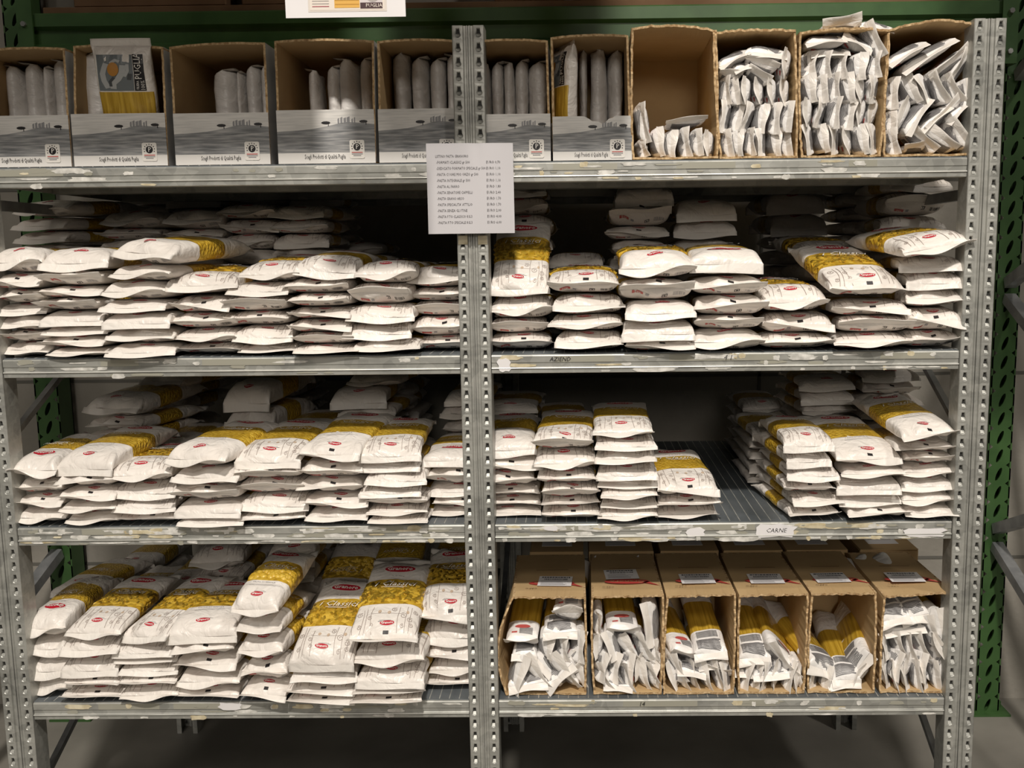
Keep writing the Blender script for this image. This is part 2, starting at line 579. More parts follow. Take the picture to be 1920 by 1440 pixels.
# board deck and cartons carried by the beams
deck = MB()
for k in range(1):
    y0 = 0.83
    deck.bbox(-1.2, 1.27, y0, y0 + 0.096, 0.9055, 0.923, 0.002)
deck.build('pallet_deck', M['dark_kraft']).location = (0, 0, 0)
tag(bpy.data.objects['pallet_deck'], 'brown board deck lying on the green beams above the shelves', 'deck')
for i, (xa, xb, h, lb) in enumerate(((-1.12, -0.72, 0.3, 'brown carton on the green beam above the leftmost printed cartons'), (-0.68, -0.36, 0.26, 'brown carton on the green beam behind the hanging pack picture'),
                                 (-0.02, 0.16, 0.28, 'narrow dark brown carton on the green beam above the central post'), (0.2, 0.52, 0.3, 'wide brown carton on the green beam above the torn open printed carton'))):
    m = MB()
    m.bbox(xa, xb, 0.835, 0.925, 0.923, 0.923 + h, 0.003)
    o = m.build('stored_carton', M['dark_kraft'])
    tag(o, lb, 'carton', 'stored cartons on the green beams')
    t = MB()
    xc = (xa + xb) / 2
    t.box(xc - 0.025, xc + 0.025, 0.8344, 0.835, 0.923 + h * 0.55, 0.923 + h)
    t.build('packing_tape', M['cream_tape'], o)

# ------------------------------------------------------------------ the steel shelving unit
unit = empty('shelving_unit', (0, 0, FLOOR_Z))
tag(unit, 'two bay galvanised steel shelving unit with four levels and slotted posts', 'shelving')
OZ = -FLOOR_Z
POST_TOP = 0.694


def post(x, y, front=True):
    m = MB()
    z0, z1 = 0.0, POST_TOP + OZ
    pitch = 0.025
    n = int((z1 - z0) / pitch)
    z1 = z0 + n * pitch
    hw = 0.0272
    s = 1 if front else -1
    cols = ((-0.0272, -0.0095), (0.0095, 0.0272))
    # slotted strips
    for xa, xb in cols:
        xc = (xa + xb) / 2
        w = (xb - xa) / 2
        for k in range(n):
            zc = z0 + (k + 0.5) * pitch
            # keyhole: narrow on top, wide round below
            hole = [(-0.0022, 0.0068), (0.0022, 0.0068), (0.0030, 0.001), (0.0042, -0.003), (0.0034, -0.0060), (0.0012, -0.0074), (-0.0012, -0.0074), (-0.0034, -0.0060), (-0.0042, -0.003), (-0.0030, 0.001)]
            ring = [(-w * 0.4, pitch / 2), (w * 0.4, pitch / 2), (w, pitch / 2), (w, -0.002), (w, -pitch / 2), (w * 0.3, -pitch / 2), (-w * 0.3, -pitch / 2), (-w, -pitch / 2), (-w, -0.002), (-w, pitch / 2)]
            dimple = 0.0012
            vs = [(x + xc + a, y, zc + b) for a, b in ring]
            vs += [(x + xc + a * 1.35, y - s * 0.0004, zc + b * 1.2) for a, b in hole]
            vs += [(x + xc + a, y + s * dimple, zc + b) for a, b in hole]
            vs += [(x + xc + a * 0.9, y + s * 0.004, zc + b * 0.9 + (0.0035 if b < -0.002 else 0)) for a, b in hole]
            nn = 10
            fs, fm = [], []
            for r in range(3):
                for i in range(nn):
                    fs.append((r * nn + i, r * nn + (i + 1) % nn, (r + 1) * nn + (i + 1) % nn, (r + 1) * nn + i))
            b0 = len(m.f)
            m.add(vs, fs, 0)
            m.add([vs[30 + i] for i in range(nn)], [tuple(range(nn))], 1)
            # bent tongue at the foot of the slot catches the light
            m.add([(x + xc - 0.003, y + s * 0.0002, zc - 0.0068), (x + xc + 0.003, y + s * 0.0002, zc - 0.0068), (x + xc + 0.0026, y + s * 0.0042, zc - 0.001), (x + xc - 0.0026, y + s * 0.0042, zc - 0.001)], [(0, 1, 2, 3)], 0)
    # centre channel and outer returns as one folded profile
    chain = [(-0.0095, 0), (-0.0080, 0.004), (-0.0045, 0.004), (-0.0030, 0.0012), (-0.0012, 0.0012), (-0.0005, 0.006), (0.0005, 0.006), (0.0012, 0.0012), (0.0030, 0.0012), (0.0045, 0.004), (0.0080, 0.004), (0.0095, 0)]
    for ch in (chain, [(0.0272, 0), (0.0285, 0.0012), (0.0285, 0.045), (0.016, 0.045), (0.016, 0.043)], [(-0.016, 0.043), (-0.016, 0.045), (-0.0285, 0.045), (-0.0285, 0.0012), (-0.0272, 0)]):
        k = len(ch)
        vs = [(x + a, y + s * b, z) for z in (z0, z1) for a, b in ch]
        m.add(vs, [(i, i + 1, k + i + 1, k + i) for i in range(k - 1)], 0)
    o = m.build('upright', [M['galv'], M['dark'], M['edge']], unit)
    if not front:
        return o
    f = MB().bbox(x - 0.032, x + 0.032, min(y - s * 0.004, y + s * 0.05), max(y - s * 0.004, y + s * 0.05), 0, 0.02, 0.003)
    f.build('foot_cap', M['dark'], o)
    return o


for px_ in (BL, BM, BR):
    post(px_, -0.004)
    post(px_, DEPTH + 0.004, False)
    # lattice between front and rear posts
    b = MB()
    zz = 0.25
    sgn = 1
    while zz < POST_TOP + OZ - 0.4:
        b.bar((px_, 0.04, zz), (px_, DEPTH - 0.04, zz + 0.36), 0.012, 0.012)
        zz += 0.72
    b.bar((px_, 0.04, POST_TOP + OZ - 0.32), (px_, DEPTH - 0.04, POST_TOP + OZ - 0.32), 0.012, 0.02)
    b.build('side_brace', M['zinc'], unit)

rng = random.Random(7)


SCRAP_N = 0


def scrap(m, xc, zc, w, h, y, mi, r):
    """torn scrap of label or tape, slightly proud of the lip"""
    n = 14
    pts = []
    for i in range(n):
        a = 2 * pi * i / n
        c, s = cos(a), sin(a)
        q = max(abs(c), abs(s)) ** 0.8
        k = 1 - r.random() * 0.35
        pts.append((xc + c / q * w / 2 * k, zc + s / q * h / 2 * k))
    global SCRAP_N
    SCRAP_N = (SCRAP_N + 1) % 40
    vs = [(p[0], y - 0.0004 - SCRAP_N * 0.00002, p[1]) for p in pts] + [(p[0], y, p[1]) for p in pts]
    m.add(vs, [tuple(range(n - 1, -1, -1))] + [(i, (i + 1) % n, n + (i + 1) % n, n + i) for i in range(n)], mi)


SHELVES = {}
for lvl, zt in SHELF_TOP.items():
    for bay, (xa, xb) in (('left', (BL + 0.0295, BM - 0.0295)), ('right', (BM + 0.0295, BR - 0.0295))):
        z = zt + OZ
        m = MB()
        # front lip folded profile (y, z): rolled top edge, upper face, step, lower bright bead, return
        prof = [(0.03, -0.0022), (0.004, -0.0022), (0.0012, -0.003), (0.0, -0.005), (0.0, -0.0165), (0.0015, -0.0178), (0.0015, -0.0245), (0.0006, -0.0255), (-0.0016, -0.0262), (-0.0022, -0.0275), (-0.0008, -0.0288), (0.0002, -0.0295), (0.0002, -0.0362), (0.0016, -0.037), (0.02, -0.037), (0.02, -0.033)]
        n = len(prof)
        vs = [(x, a, z + b) for x in (xa, xb) for a, b in prof]
        fm = [(0 if i != 8 else 0) for i in range(n - 1)]
        m.add(vs, [(i, i + 1, n + i + 1, n + i) for i in range(n - 1)], 0)
        vs2 = [(x, a, z + b) for x in (xa, xb) for a, b in ((-0.00175, -0.0261), (-0.00235, -0.0275))]
        m.add(vs2, [(0, 1, 3, 2)], 1)
        # rear lip, side lips, stiffeners underneath
        m.box(xa, xb, DEPTH - 0.02, DEPTH, z - 0.037, z - 0.0022)
        for e in (xa, xb - 0.003):
            m.box(e, e + 0.003, 0.02, DEPTH - 0.02, z - 0.033, z - 0.0022)
        for ys in (0.22, 0.52):
            m.box(xa, xb, ys, ys + 0.035, z - 0.034, z - 0.002)
        sh = m.build('shelf', [M['galv'], M['edge']], unit)
        # ribbed deck planks
        d = MB()
        x = xa
        while x < xb - 1e-4:
            x2 = min(x + 0.0195, xb)
            d.box(x, x2, 0.004, DEPTH, z - 0.0022, z - 0.0004)
            d.add([(x2 - 0.0019, 0.004, z - 0.0004), (x2 - 0.001, 0.004, z + 0.0004), (x2 - 0.0001, 0.004, z - 0.0004), (x2 - 0.0019, DEPTH, z - 0.0004), (x2 - 0.001, DEPTH, z + 0.0004), (x2 - 0.0001, DEPTH, z - 0.0004)], [(0, 1, 4, 3), (1, 2, 5, 4)], 1)
            x = x2
        d.build('ribbed_deck', [M['deck'], M['edge']], sh)
        # remains of labels and tape
        t = MB()
        dens = {(1, 'left'): 20, (1, 'right'): 30, (2, 'left'): 18, (2, 'right'): 40, (3, 'left'): 90, (3, 'right'): 95, (4, 'left'): 30, (4, 'right'): 26}[(lvl, bay)]
        for k in range(dens):
            w = rng.choice((0.012, 0.02, 0.03, 0.05, 0.075)) * rng.uniform(0.6, 1.3)
            h = rng.choice((0.004, 0.007, 0.011, 0.016)) * rng.uniform(0.7, 1.2)
            zc = z - rng.choice((0.0085, 0.0115, 0.0215, 0.0325)) + rng.uniform(-0.002, 0.002)
            h = min(h, 0.011)
            scrap(t, rng.uniform(xa + w / 2, xb - w / 2), zc, w, h, 0.0 if zc > z - 0.018 else (0.0012 if zc > z - 0.026 else 0.0), rng.choice((0, 1, 1, 1, 2)), rng)
        for k in range({1: 3, 2: 4, 3: 5, 4: 3}[lvl]):
            w = rng.uniform(0.05, 0.13)
            xx = rng.uniform(xa + w / 2, xb - w / 2)
            t.box(xx - w / 2, xx + w / 2, -0.0002 - k * 0.00003, 0, z - 0.0165, z - 0.005, 2)
        tag(t.build('tape_residue', [M['cream_tape'], M['white_tape'], M['clear_tape']], sh), kind='stuff')
        SHELVES[(lvl, bay)] = sh


def lip_mark(lvl, bay, px, s, size=0.012, paper=None, dz=-0.011):
    """handwriting or a paper label stuck to a shelf lip"""
    z = SHELF_TOP[lvl] + OZ
    x = pix(px, 720, 0).x
    v0 = pix(px, 690, 0)
    p = pix(px, 0, 0)
    # x at the lip height
    zt = SHELF_TOP[lvl]
    lo, hi = 0, 1440
    for _ in range(30):
        mid = (lo + hi) / 2
        if pix(px, mid, 0).z > zt:
            lo = mid
        else:
            hi = mid
    x = pix(px, lo, 0).x
    m = MB()
    if paper:
        w, h = paper
        scrap(m, x, z + dz, w, h, -0.0004, 0, rng)
    if s:
        v, f = text2d(s, size, 0.25)
        m.add([(x + a, -0.0014, z + dz + b) for a, b in v], f, 1)
    m.build('label_strip', [M['paper'], M['ink']], SHELVES[(lvl, bay)])


lip_mark(2, 'right', 1365, '4 1', 0.013)
lip_mark(3, 'right', 1455, 'CARNE', 0.012, (0.085, 0.03), -0.018)
lip_mark(3, 'right', 1305, 'RIGA', 0.007, (0.04, 0.02), -0.02)
lip_mark(3, 'right', 1735, '1,01', 0.014, (0.09, 0.018), -0.024)
lip_mark(4, 'right', 1203, '14', 0.012)
lip_mark(4, 'left', 430, 'INTEGRALE', 0.007, (0.05, 0.02), -0.012)
lip_mark(2, 'right', 1050, 'AZIEND', 0.011)
lip_mark(2, 'right', 945, '', 0.01, (0.03, 0.03), -0.022)
lip_mark(3, 'right', 1035, 'B4', 0.008, (0.03, 0.012), -0.01)
for px_, pz in ((868, 0.205), (905, 0.2)):
    q = pix(px_, 450, -0.005)
    MB().box(q.x - 0.0085, q.x + 0.0085, -0.0052, -0.0046, q.z + OZ - 0.008, q.z + OZ + 0.008).build('paper_tab', M['cream_tape'], unit)

# ------------------------------------------------------------------ pasta bags
BW, BLEN, BT = 0.122, 0.235, 0.034      # width, length and thickness of a standard bag


def sg(x, e):
    return (abs(x) ** e) * (1 if x >= 0 else -1)


class Shape:
    """surface of a filled pillow bag lying flat; y runs from the front seal to the back"""

    def __init__(self, seed, zf=0.45, zb=0.45, a0=-35, a1=0, wave=0.003, W=BW, L=BLEN, T=BT, crease=1.0):
        self.r = random.Random(seed)
        self.seed, self.W, self.L, self.T = seed, W, L, T
        self.zf, self.zb = zf * T, zb * T
        self.a0, self.a1, self.wave, self.crease = radians(a0), radians(a1), wave, crease
        self.ph = [self.r.uniform(0, 6.28) for _ in range(8)]
        self.k = [self.r.uniform(60, 110) for _ in range(4)]
        self.wf = self.r.uniform(0.35, 0.75)
        self.off = Vector((seed * 3.7, seed * 1.3, 0))

    def prof(self, y):
        s = max(0.0, min(y, self.L - y))
        e = min(s / 0.046, 1.0)
        return sqrt(max(0.0, 1 - (1 - e) ** 2))

    def half(self, y):
        p = self.prof(y)
        return p, self.W / 2 * (1.0 - 0.07 * p), self.T / 2 * p, 2 + 1.3 * p

    def pt(self, th, y, off=0.0):
        p, hw, hz, n = self.half(y)
        c, s = cos(th), sin(th)
        x = hw * sg(c, 2 / n)
        z = hz * sg(s, 2 / n)
        ze = self.zf if y < self.L / 2 else self.zb
        zc = self.T / 2 + (ze - self.T / 2) * (1 - p) ** 0.8
        fold = 4 * p * (1 - p)
        ww = 0.0
        u = x / (self.W / 2)
        for i in range(3):
            ww += sin(self.k[i] * x + self.ph[i] + 5 * s)
        z += self.crease * fold * ww * 0.0015 * (1 if s > 0 else 0.6)
        # one strong diagonal crease per end
        fold *= 1 - 0.75 * math.exp(-(u * 4) ** 2) * (1 if y < 0.03 else 0)
        d = (u - 0.5 * sin(self.ph[4])) * 3 + (y / self.L - 0.1) * 4 * sin(self.ph[5])
        z -= self.crease * fold * 0.0065 * math.exp(-d * d * 3) * s
        nv = Vector((x * 22, y * 18, s * 1.2)) + self.off
        z += noise.noise(nv) * 0.0030 * p * (1 if s > 0 else 0.35) + noise.noise(nv * 2.6) * 0.0010 * (p + fold) * (1 if s > 0 else 0.5)
        x += noise.noise(nv + Vector((9, 3, 4))) * 0.003 * p
        # slight sag across the middle
        v = Vector((x, y, z + zc))
        if off:
            q = Vector((c / max(hw, 1e-4), 0, s / max(hz, 0.004)))
            if y < 0.046:
                q.y = -18 * (1 - p) - 3
            q.normalize()
            v += q * off
        return v

    def top(self, x, y, off=0.0006):
        p, hw, hz, n = self.half(y)
        u = max(-0.999, min(0.999, x / hw))
        return self.pt(acos(sg(u, n / 2)), y, off)

    def bot(self, x, y, off=0.0006):
        p, hw, hz, n = self.half(y)
        u = max(-0.999, min(0.999, x / hw))
        return self.pt(-acos(sg(u, n / 2)), y, off)

    def sealz(self, x, r, back=False):
        """point of the seal fin; r 0..1 outwards"""
        u = x / (self.W / 2)
        a = self.a0 + self.a1 * u
        ln = 0.0135
        y = -ln * r * cos(a)
        z = (self.zb if back else self.zf) + ln * r * sin(a) + self.wave * r * (0.5 + sin(self.wf * 5 * u + self.ph[6]))
        z += sin(3.1 * u + self.ph[7]) * 0.0012
        if back:
            return Vector((x, self.L - y, z))
        return Vector((x, y, z))


def ys_list(L):
    a = [0, 0.0012, 0.004, 0.008, 0.013, 0.019, 0.026, 0.034, 0.043, 0.054]
    m = [0.054 + (L - 0.108) * i / 9 for i in range(1, 9)]
    return a + m + [L - v for v in reversed(a)]


def tube_mesh(name, sh, mats, nth=36):
    ys = ys_list(sh.L)
    vs, fs = [], []
    for y in ys:
        for i in range(nth):
            vs.append(sh.pt(2 * pi * i / nth, y))
    for r in range(len(ys) - 1):
        for i in range(nth):
            a, b = r * nth + i, r * nth + (i + 1) % nth
            fs.append((a, b, b + nth, a + nth))
    return mk(name, vs, fs, mats)


def mk(name, vs, fs, mats, fm=None, smooth=True):
    me = bpy.data.meshes.new(name)
    me.from_pydata([tuple(v) for v in vs], [], fs)
    for m in (mats if isinstance(mats, (list, tuple)) else [mats]):
        me.materials.append(m)
    if fm:
        me.polygons.foreach_set('material_index', fm)
    if smooth:
        me.polygons.foreach_set('use_smooth', [True] * len(fs))
    me.update()
    return me


def seal_mesh(name, sh, back=False):
    nx, nr = 22, 3
    vs, fs = [], []
    w = sh.W / 2 * 1.0
    for t in (0.0, 0.0007):
        for r in range(nr + 1):
            for i in range(nx + 1):
                x = -w + 2 * w * i / nx
                p = sh.sealz(x, r / nr, back)
                p.z += t - 0.00035
                # crimp lines
                p.z += 0.00025 * (1 if (r % 2) else -1)
                vs.append(p)
    k = (nx + 1)
    o = k * (nr + 1)
    for r in range(nr):
        for i in range(nx):
            a = r * k + i
            fs.append((a, a + 1, a + 1 + k, a + k))
            fs.append((o + a, o + a + k, o + a + 1 + k, o + a + 1))
    for i in range(nx):
        fs.append((nr * k + i, nr * k + i + 1, o + nr * k + i + 1, o + nr * k + i))
    for r in range(nr):
        for c in (0, nx):
            a = r * k + c
            fs.append((a, a + k, o + a + k, o + a))
    return mk(name, vs, fs, M['seal'])


def window_mesh(name, sh, y0, y1, kind, seed):
    """the see-through band of a bag with the pasta showing behind it"""
    nth, ny = 44, 14
    vs, fs, fm = [], [], []
    ta, tb = radians(-40), radians(220)
    for j in range(ny + 1):
        for i in range(nth + 1):
            th = ta + (tb - ta) * i / nth
            bow = 0.008 * (1 - (abs(i / nth - 0.5) * 2) ** 2)
            y = y0 + (y1 - y0) * j / ny + (bow * (j / ny) - bow * 0.4)
            vs.append(sh.pt(th, y, 0.0004))
    for j in range(ny):
        for i in range(nth):
            a = j * (nth + 1) + i
            fs.append((a, a + 1, a + nth + 2, a + nth + 1))
            fm.append(0)
    r = random.Random(seed)
    if kind in ('penne', 'shell', 'macaroni'):
        n = {'penne': 95, 'shell': 110, 'macaroni': 130}[kind]
        for q in range(n):
            x = r.uniform(-0.47, 0.47) * sh.W
            y = r.uniform(y0 + 0.008, y1 - 0.006)
            c = sh.top(x, y, 0.0)
            nrm = (sh.top(x, y, 0.004) - c)
            nrm = nrm.normalized() if nrm.length > 1e-6 else Vector((0, 0, 1))
            a = r.uniform(0, pi)
            d = Vector((cos(a), sin(a), r.uniform(-0.25, 0.25)))
            d = (d - nrm * d.dot(nrm)).normalized()
            e = nrm.cross(d)
            b = len(vs)
            if kind == 'shell':
                R = r.uniform(0.0065, 0.0085)
                c = c - nrm * R * 0.6
                st, sl = 4, 9
                for s in range(st):
                    el = pi / 2 * s / (st - 1) * 0.98
                    for t in range(sl):
                        az = 2 * pi * t / sl
                        gro = 1 - 0.25 * max(0, 1 - abs(sin(az)) * 3) * (s > 0)
                        vs.append(c + (d * cos(az) * 1.25 + e * sin(az)) * R * cos(el) * gro + nrm * R * sin(el) * gro * 1.05)
                for s in range(st - 1):
                    for t in range(sl):
                        fs.append((b + s * sl + t, b + s * sl + (t + 1) % sl, b + (s + 1) * sl + (t + 1) % sl, b + (s + 1) * sl + t))
                        fm.append(1)
            else:
                L2 = r.uniform(0.014, 0.019) if kind == 'penne' else r.uniform(0.007, 0.010)
                R = r.uniform(0.0044, 0.0054) if kind == 'penne' else r.uniform(0.0036, 0.0046)
                c = c - nrm * R * 0.62
                sl = 9
                sk = r.uniform(-0.5, 0.5) * R
                for rr, kk in ((R, -1), (R, 1), (R * 0.66, 1), (R * 0.66, 0.5), (R * 0.66, -1), (R * 0.66, -0.5)):
                    for t in range(sl):
                        az = 2 * pi * t / sl
                        vs.append(c + d * (L2 / 2 * 1.0 * kk + sk * cos(az)) * 1.0 + (e * cos(az) + nrm * sin(az)) * rr)
                for ra, rb in ((0, 1), (1, 2), (2, 3), (0, 4), (4, 5)):
                    for t in range(sl):
                        fs.append((b + ra * sl + t, b + ra * sl + (t + 1) % sl, b + rb * sl + (t + 1) % sl, b + rb * sl + t))
                        fm.append(1 if ra in (0, 1) and rb in (1, 2) or rb == 4 else 2)
    base = M['pasta_fine'] if kind == 'fine' else M['pasta_mid']
    me = mk(name, vs, fs, [base, M['pasta_piece'], M['pasta_mid']], fm)
    return me


def ellipse(cx, cy, a, b, n=20, rings=(1.0, 0.6, 0.2)):
    vs, fs = [], []
    for k in rings:
        for i in range(n):
            t = 2 * pi * i / n
            vs.append((cx + a * k * cos(t), cy + b * k * sin(t)))
    for r in range(len(rings) - 1):
        for i in range(n):
            fs.append((r * n + i, r * n + (i + 1) % n, (r + 1) * n + (i + 1) % n, (r + 1) * n + i))
    fs.append(tuple((len(rings) - 1) * n + i for i in range(n)))
    return vs, fs


class Print:
    """flat marks wrapped on to a bag"""

    def __init__(self, f):
        self.f, self.v, self.q, self.m = f, [], [], []

    def add(self, pts, faces, mi, off=0.0006, f=None):
        b = len(self.v)
        f = f or self.f
        self.v += [f(x, y, off) for x, y in pts]
        self.q += [tuple(i + b for i in q) for q in faces]
        self.m += [mi] * len(faces)

    def rect(self, x0, x1, y0, y1, mi, off=0.0006, f=None, n=1):
        pts = []
        for i in range(n + 1):
            x = x0 + (x1 - x0) * i / n
            pts += [(x, y0), (x, y1)]
        self.add(pts, [(2 * i, 2 * i + 2, 2 * i + 3, 2 * i + 1) for i in range(n)], mi, off, f)

    def line(self, pts, w, mi, off=0.0006, f=None):
        vs = []
        for i, (x, y) in enumerate(pts):
            a = pts[max(0, i - 1)]
            b = pts[min(len(pts) - 1, i + 1)]
            dx, dy = b[0] - a[0], b[1] - a[1]
            l = hypot(dx, dy) or 1
            vs += [(x - dy / l * w / 2, y + dx / l * w / 2), (x + dy / l * w / 2, y - dx / l * w / 2)]
        self.add(vs, [(2 * i, 2 * i + 1, 2 * i + 3, 2 * i + 2) for i in range(len(pts) - 1)], mi, off, f)

    def text(self, s, x, y, size, mi, off=0.0008, shear=0.0, f=None, flip=False):
        v, q = text2d(s, size, shear)
        if flip:
            v = [(-a, -b) for a, b in v]
        self.add([(x + a, y + b) for a, b in v], q, mi, off, f)

    def mesh(self, name, mats):
        return mk(name, self.v, self.q, mats, self.m, smooth=False)


BRAND = 'Granoro'


def logo_mesh(name, sh, cx, cy, a, b, big=False):
    p = Print(sh.top)
    v, f = ellipse(cx, cy, a * 1.06, b * 1.12)
    p.add(v, f, 1, 0.0005)
    v, f = ellipse(cx, cy, a, b)
    p.add(v, f, 0, 0.0009)
    tw = text_w(BRAND, 1.0)
    v, f = text2d(BRAND, a * 1.66 / tw, 0.0, 1, 0.025)
    p.add([(cx + x, cy + y * 1.15) for x, y in v], f, 1, 0.0014)
    return p.mesh(name, [M['red'], M['whiteink']])


def label_mesh(name, sh, style, seed, mark, y0, y1):
    """the printing on a bag: stems and scrolls or plain lines, barcode and red block underneath"""
    r = random.Random(seed)
    p = Print(sh.top)
    W = sh.W
    G, RD, BK, SW, WH, BG = 0, 1, 2, 3, 4, 5
    if style == 'swirl':
        for x0 in (-0.055, -0.043, -0.036, -0.022, 0.022, 0.035, 0.042, 0.054):
            k = r.uniform(-0.004, 0.004)
            t1 = y0 - r.uniform(0.002, 0.02)
            p.line([(x0 + k * sin(2.5 * t), 0.005 + (t1 - 0.005) * t) for t in [i / 7 for i in range(8)]], 0.0009, SW)
        for cx, cy, R in ((-0.045, 0.017, 0.0042), (-0.024, 0.020, 0.004), (0.030, 0.016, 0.0042), (0.045, 0.019, 0.0045), (-0.046, 0.046, 0.006), (-0.027, 0.034, 0.005), (0.029, 0.040, 0.0075), (0.043, 0.031, 0.006), (0.049, 0.055, 0.005), (0.012, 0.056, 0.006)):
            cx *= W / BW
            sgn = r.choice((1, -1))
            p.line([(cx + sgn * R * (1 - t * 0.85) * cos(9.5 * t + 1), cy + R * (1 - t * 0.85) * sin(9.5 * t + 1)) for t in [i / 18 for i in range(19)]], 0.0009, SW)
        for cx, cy in ((-0.012, 0.050), (0.004, 0.047), (0.036, 0.050)):
            v, f = ellipse(cx, cy, 0.0028, 0.0045, 10, (1.0, 0.4))
            p.add(v, f, BG)
        p.line([(-0.026 + 0.052 * i / 6, 0.0445) for i in range(7)], 0.0006, SW)
    else:
        p.text('PASTA DI SEMOLA', 0.0, y0 - 0.010, 0.0055, G)
        for yy, w in ((y0 - 0.017, 0.034), (y0 - 0.020, 0.026)):
            p.line([(-w + 2 * w * i / 6, yy) for i in range(7)], 0.0006, G)
    p.line([(-0.012 + 0.026 * i / 5, 0.0255) for i in range(6)], 0.0008, G)
    p.line([(-0.010 + 0.020 * i / 5, 0.0278) for i in range(6)], 0.0006, G)
    # writing on the clear window and the back label
    p.text('i Classici', 0.0, y1 - 0.016, 0.021, WH, 0.0042, 0.35)
    p.line([(-0.024 + 0.048 * i / 6, y1 - 0.0255) for i in range(7)], 0.0009, WH, 0.0042)
    p.line([(-0.018 + 0.036 * i / 6, y1 - 0.028) for i in range(7)], 0.0008, WH, 0.0042)
    p.text('N. 27 500 g', 0.0, y1 + 0.017, 0.0052, G)
    # below the seal: red block of figures, code square, bars, black register mark
    f = sh.bot
    p.rect(-0.040, -0.022, 0.006, 0.013, RD, f=f, n=3)
    p.text('500', -0.031, 0.0095, 0.007, WH, 0.0012, f=f)
    p.rect(-0.018, -0.012, 0.006, 0.012, G, f=f)
    for i in range(11):
        x = 0.028 + i * 0.0018
        p.rect(x, x + r.choice((0.0005, 0.0009, 0.0012)), 0.005, 0.014, BK if style == 'swirl' else G, f=f)
    for dx, dy, w, h in ((0.010, 0.006, 0.009, 0.0012), (0.010, 0.013, 0.009, 0.0012), (0.010, 0.006, 0.0012, 0.008), (0.0178, 0.006, 0.0012, 0.008), (0.013, 0.009, 0.003, 0.003)):
        p.rect(dx, dx + w, dy, dy + h, BK, f=f)
    if mark:
        p.rect(-0.001, 0.0085, 0.0035, 0.0085, BK, 0.0012, n=2)
    return p.mesh(name, [M['greyink'], M['redink'], M['ink'], M['swirlink'], M['whiteink'], M['beigeink']])


WIN = (0.078, 0.150)
VARS = []
specs = [  # zf, a0, a1, wave, mark
    (0.46, -38, 6, 0.002, 0), (0.30, -60, -8, 0.003, 0), (0.48, 0, 22, 0.003, 1), (0.42, -24, -30, 0.004, 1), (0.22, -72, 4, 0.002, 0), (0.47, 6, -28, 0.004, 1), (0.40, -30, 24, 0.005, 0), (0.58, 22, 12, 0.003, 1)]
_BAGMESH = {}


def bag_meshes(style, var, kind, size='std'):
    key = (style, var, kind, size)
    if key in _BAGMESH:
        return _BAGMESH[key]
    zf, a0, a1, wv, mark = specs[var]
    dims = dict(std=dict(), brick=dict(W=0.098, L=0.19, T=0.046))[size]
    sh = Shape(var + (20 if style == 'swirl' else 3) + (50 if size == 'brick' else 0), zf, 0.45, a0, a1, wv, **dims)
    kk = sh.L / BLEN
    w0, w1 = WIN[0] * kk, WIN[1] * kk
    base = (style, var, 'any', size)
    if base not in _BAGMESH:
        _BAGMESH[base] = dict(
            body=tube_mesh('bag_film', sh, M['film']), seal=seal_mesh('bag_seal', sh), seal2=seal_mesh('bag_seal', sh, True),
            logo=logo_mesh('bag_logo', sh, 0.004 if var % 2 else -0.003, 0.0220, 0.0122, 0.0046),
            big=logo_mesh('bag_logo', sh, 0.0, w1 + 0.041 * kk, 0.0290, 0.0105),
            label=label_mesh('bag_printing', sh, style, var * 7 + 1, mark, w0, w1))
    d = dict(_BAGMESH[base])
    d['win'] = window_mesh('bag_window', sh, w0, w1, kind, var * 11 + 5)
    d['shape'] = sh
    _BAGMESH[key] = d
    return d


def make_bag(x, y, z, w, t, style='swirl', var=0, kind='fine', yaw=0.0, tilt=0.0, roll=0.0, rev=False, size='std', label='', group='', detail=2, length=None):
    d = bag_meshes(style, var, kind, size)
    sh = d['shape']
    o = bpy.data.objects.new('pasta_bag', d['body'])
    COL.objects.link(o)
    sx, sz = w / sh.W, t / sh.T
    sy = (length or sh.L) / sh.L
    R = Matrix.Rotation(radians(yaw), 4, 'Z') @ Matrix.Rotation(radians(roll), 4, 'Y') @ Matrix.Rotation(radians(tilt), 4, 'X')
    Mx = Matrix.Translation((x, y, z)) @ R @ Matrix.Diagonal((sx, sy, sz, 1))
    if rev:
        Mx = Mx @ Matrix.Translation((0, sh.L, 0)) @ Matrix.Rotation(pi, 4, 'Z')
    o.matrix_world = Mx
    tag(o, label, 'pasta bag', group)

    def ch(n, me, lb=None):
        c = bpy.data.objects.new(n, me)
        COL.objects.link(c)
        c.parent = o
        if lb:
            c['label'] = lb
    ch('pasta_window', d['win'], 'clear band with golden pasta showing')
    ch('seal', d['seal'])
    ch('logo_badge', d['logo'], 'small red oval badge with white lettering')
    if detail > 0:
        ch('seal', d['seal2'])
        ch('label_print', d['label'])
    if detail > 1:
        ch('logo_badge', d['big'], 'large red oval badge with white lettering')
    return o


REG = {'a': (0, 330, 3.79), 'b': (400, 330, 3.79), 'c': (880, 330, 3.79), 'd': (1340, 320, 3.31), 'e': (0, 690, 4.115), 'f': (420, 690, 4.0), 'g': (860, 690, 3.556), 'h': (1340, 680, 3.31),
       'i': (0, 1000, 3.272), 'j': (420, 1000, 3.273), 't': (1000, 0, 4.0), 'u': (1440, 0, 4.0), 'k': (860, 1000, 3.272), 'l': (1340, 1000, 3.272)}


def rpix(reg, x, y, Y):
    ox, oy, s = REG[reg]
    return pix(ox + x / s, oy + y / s, Y)


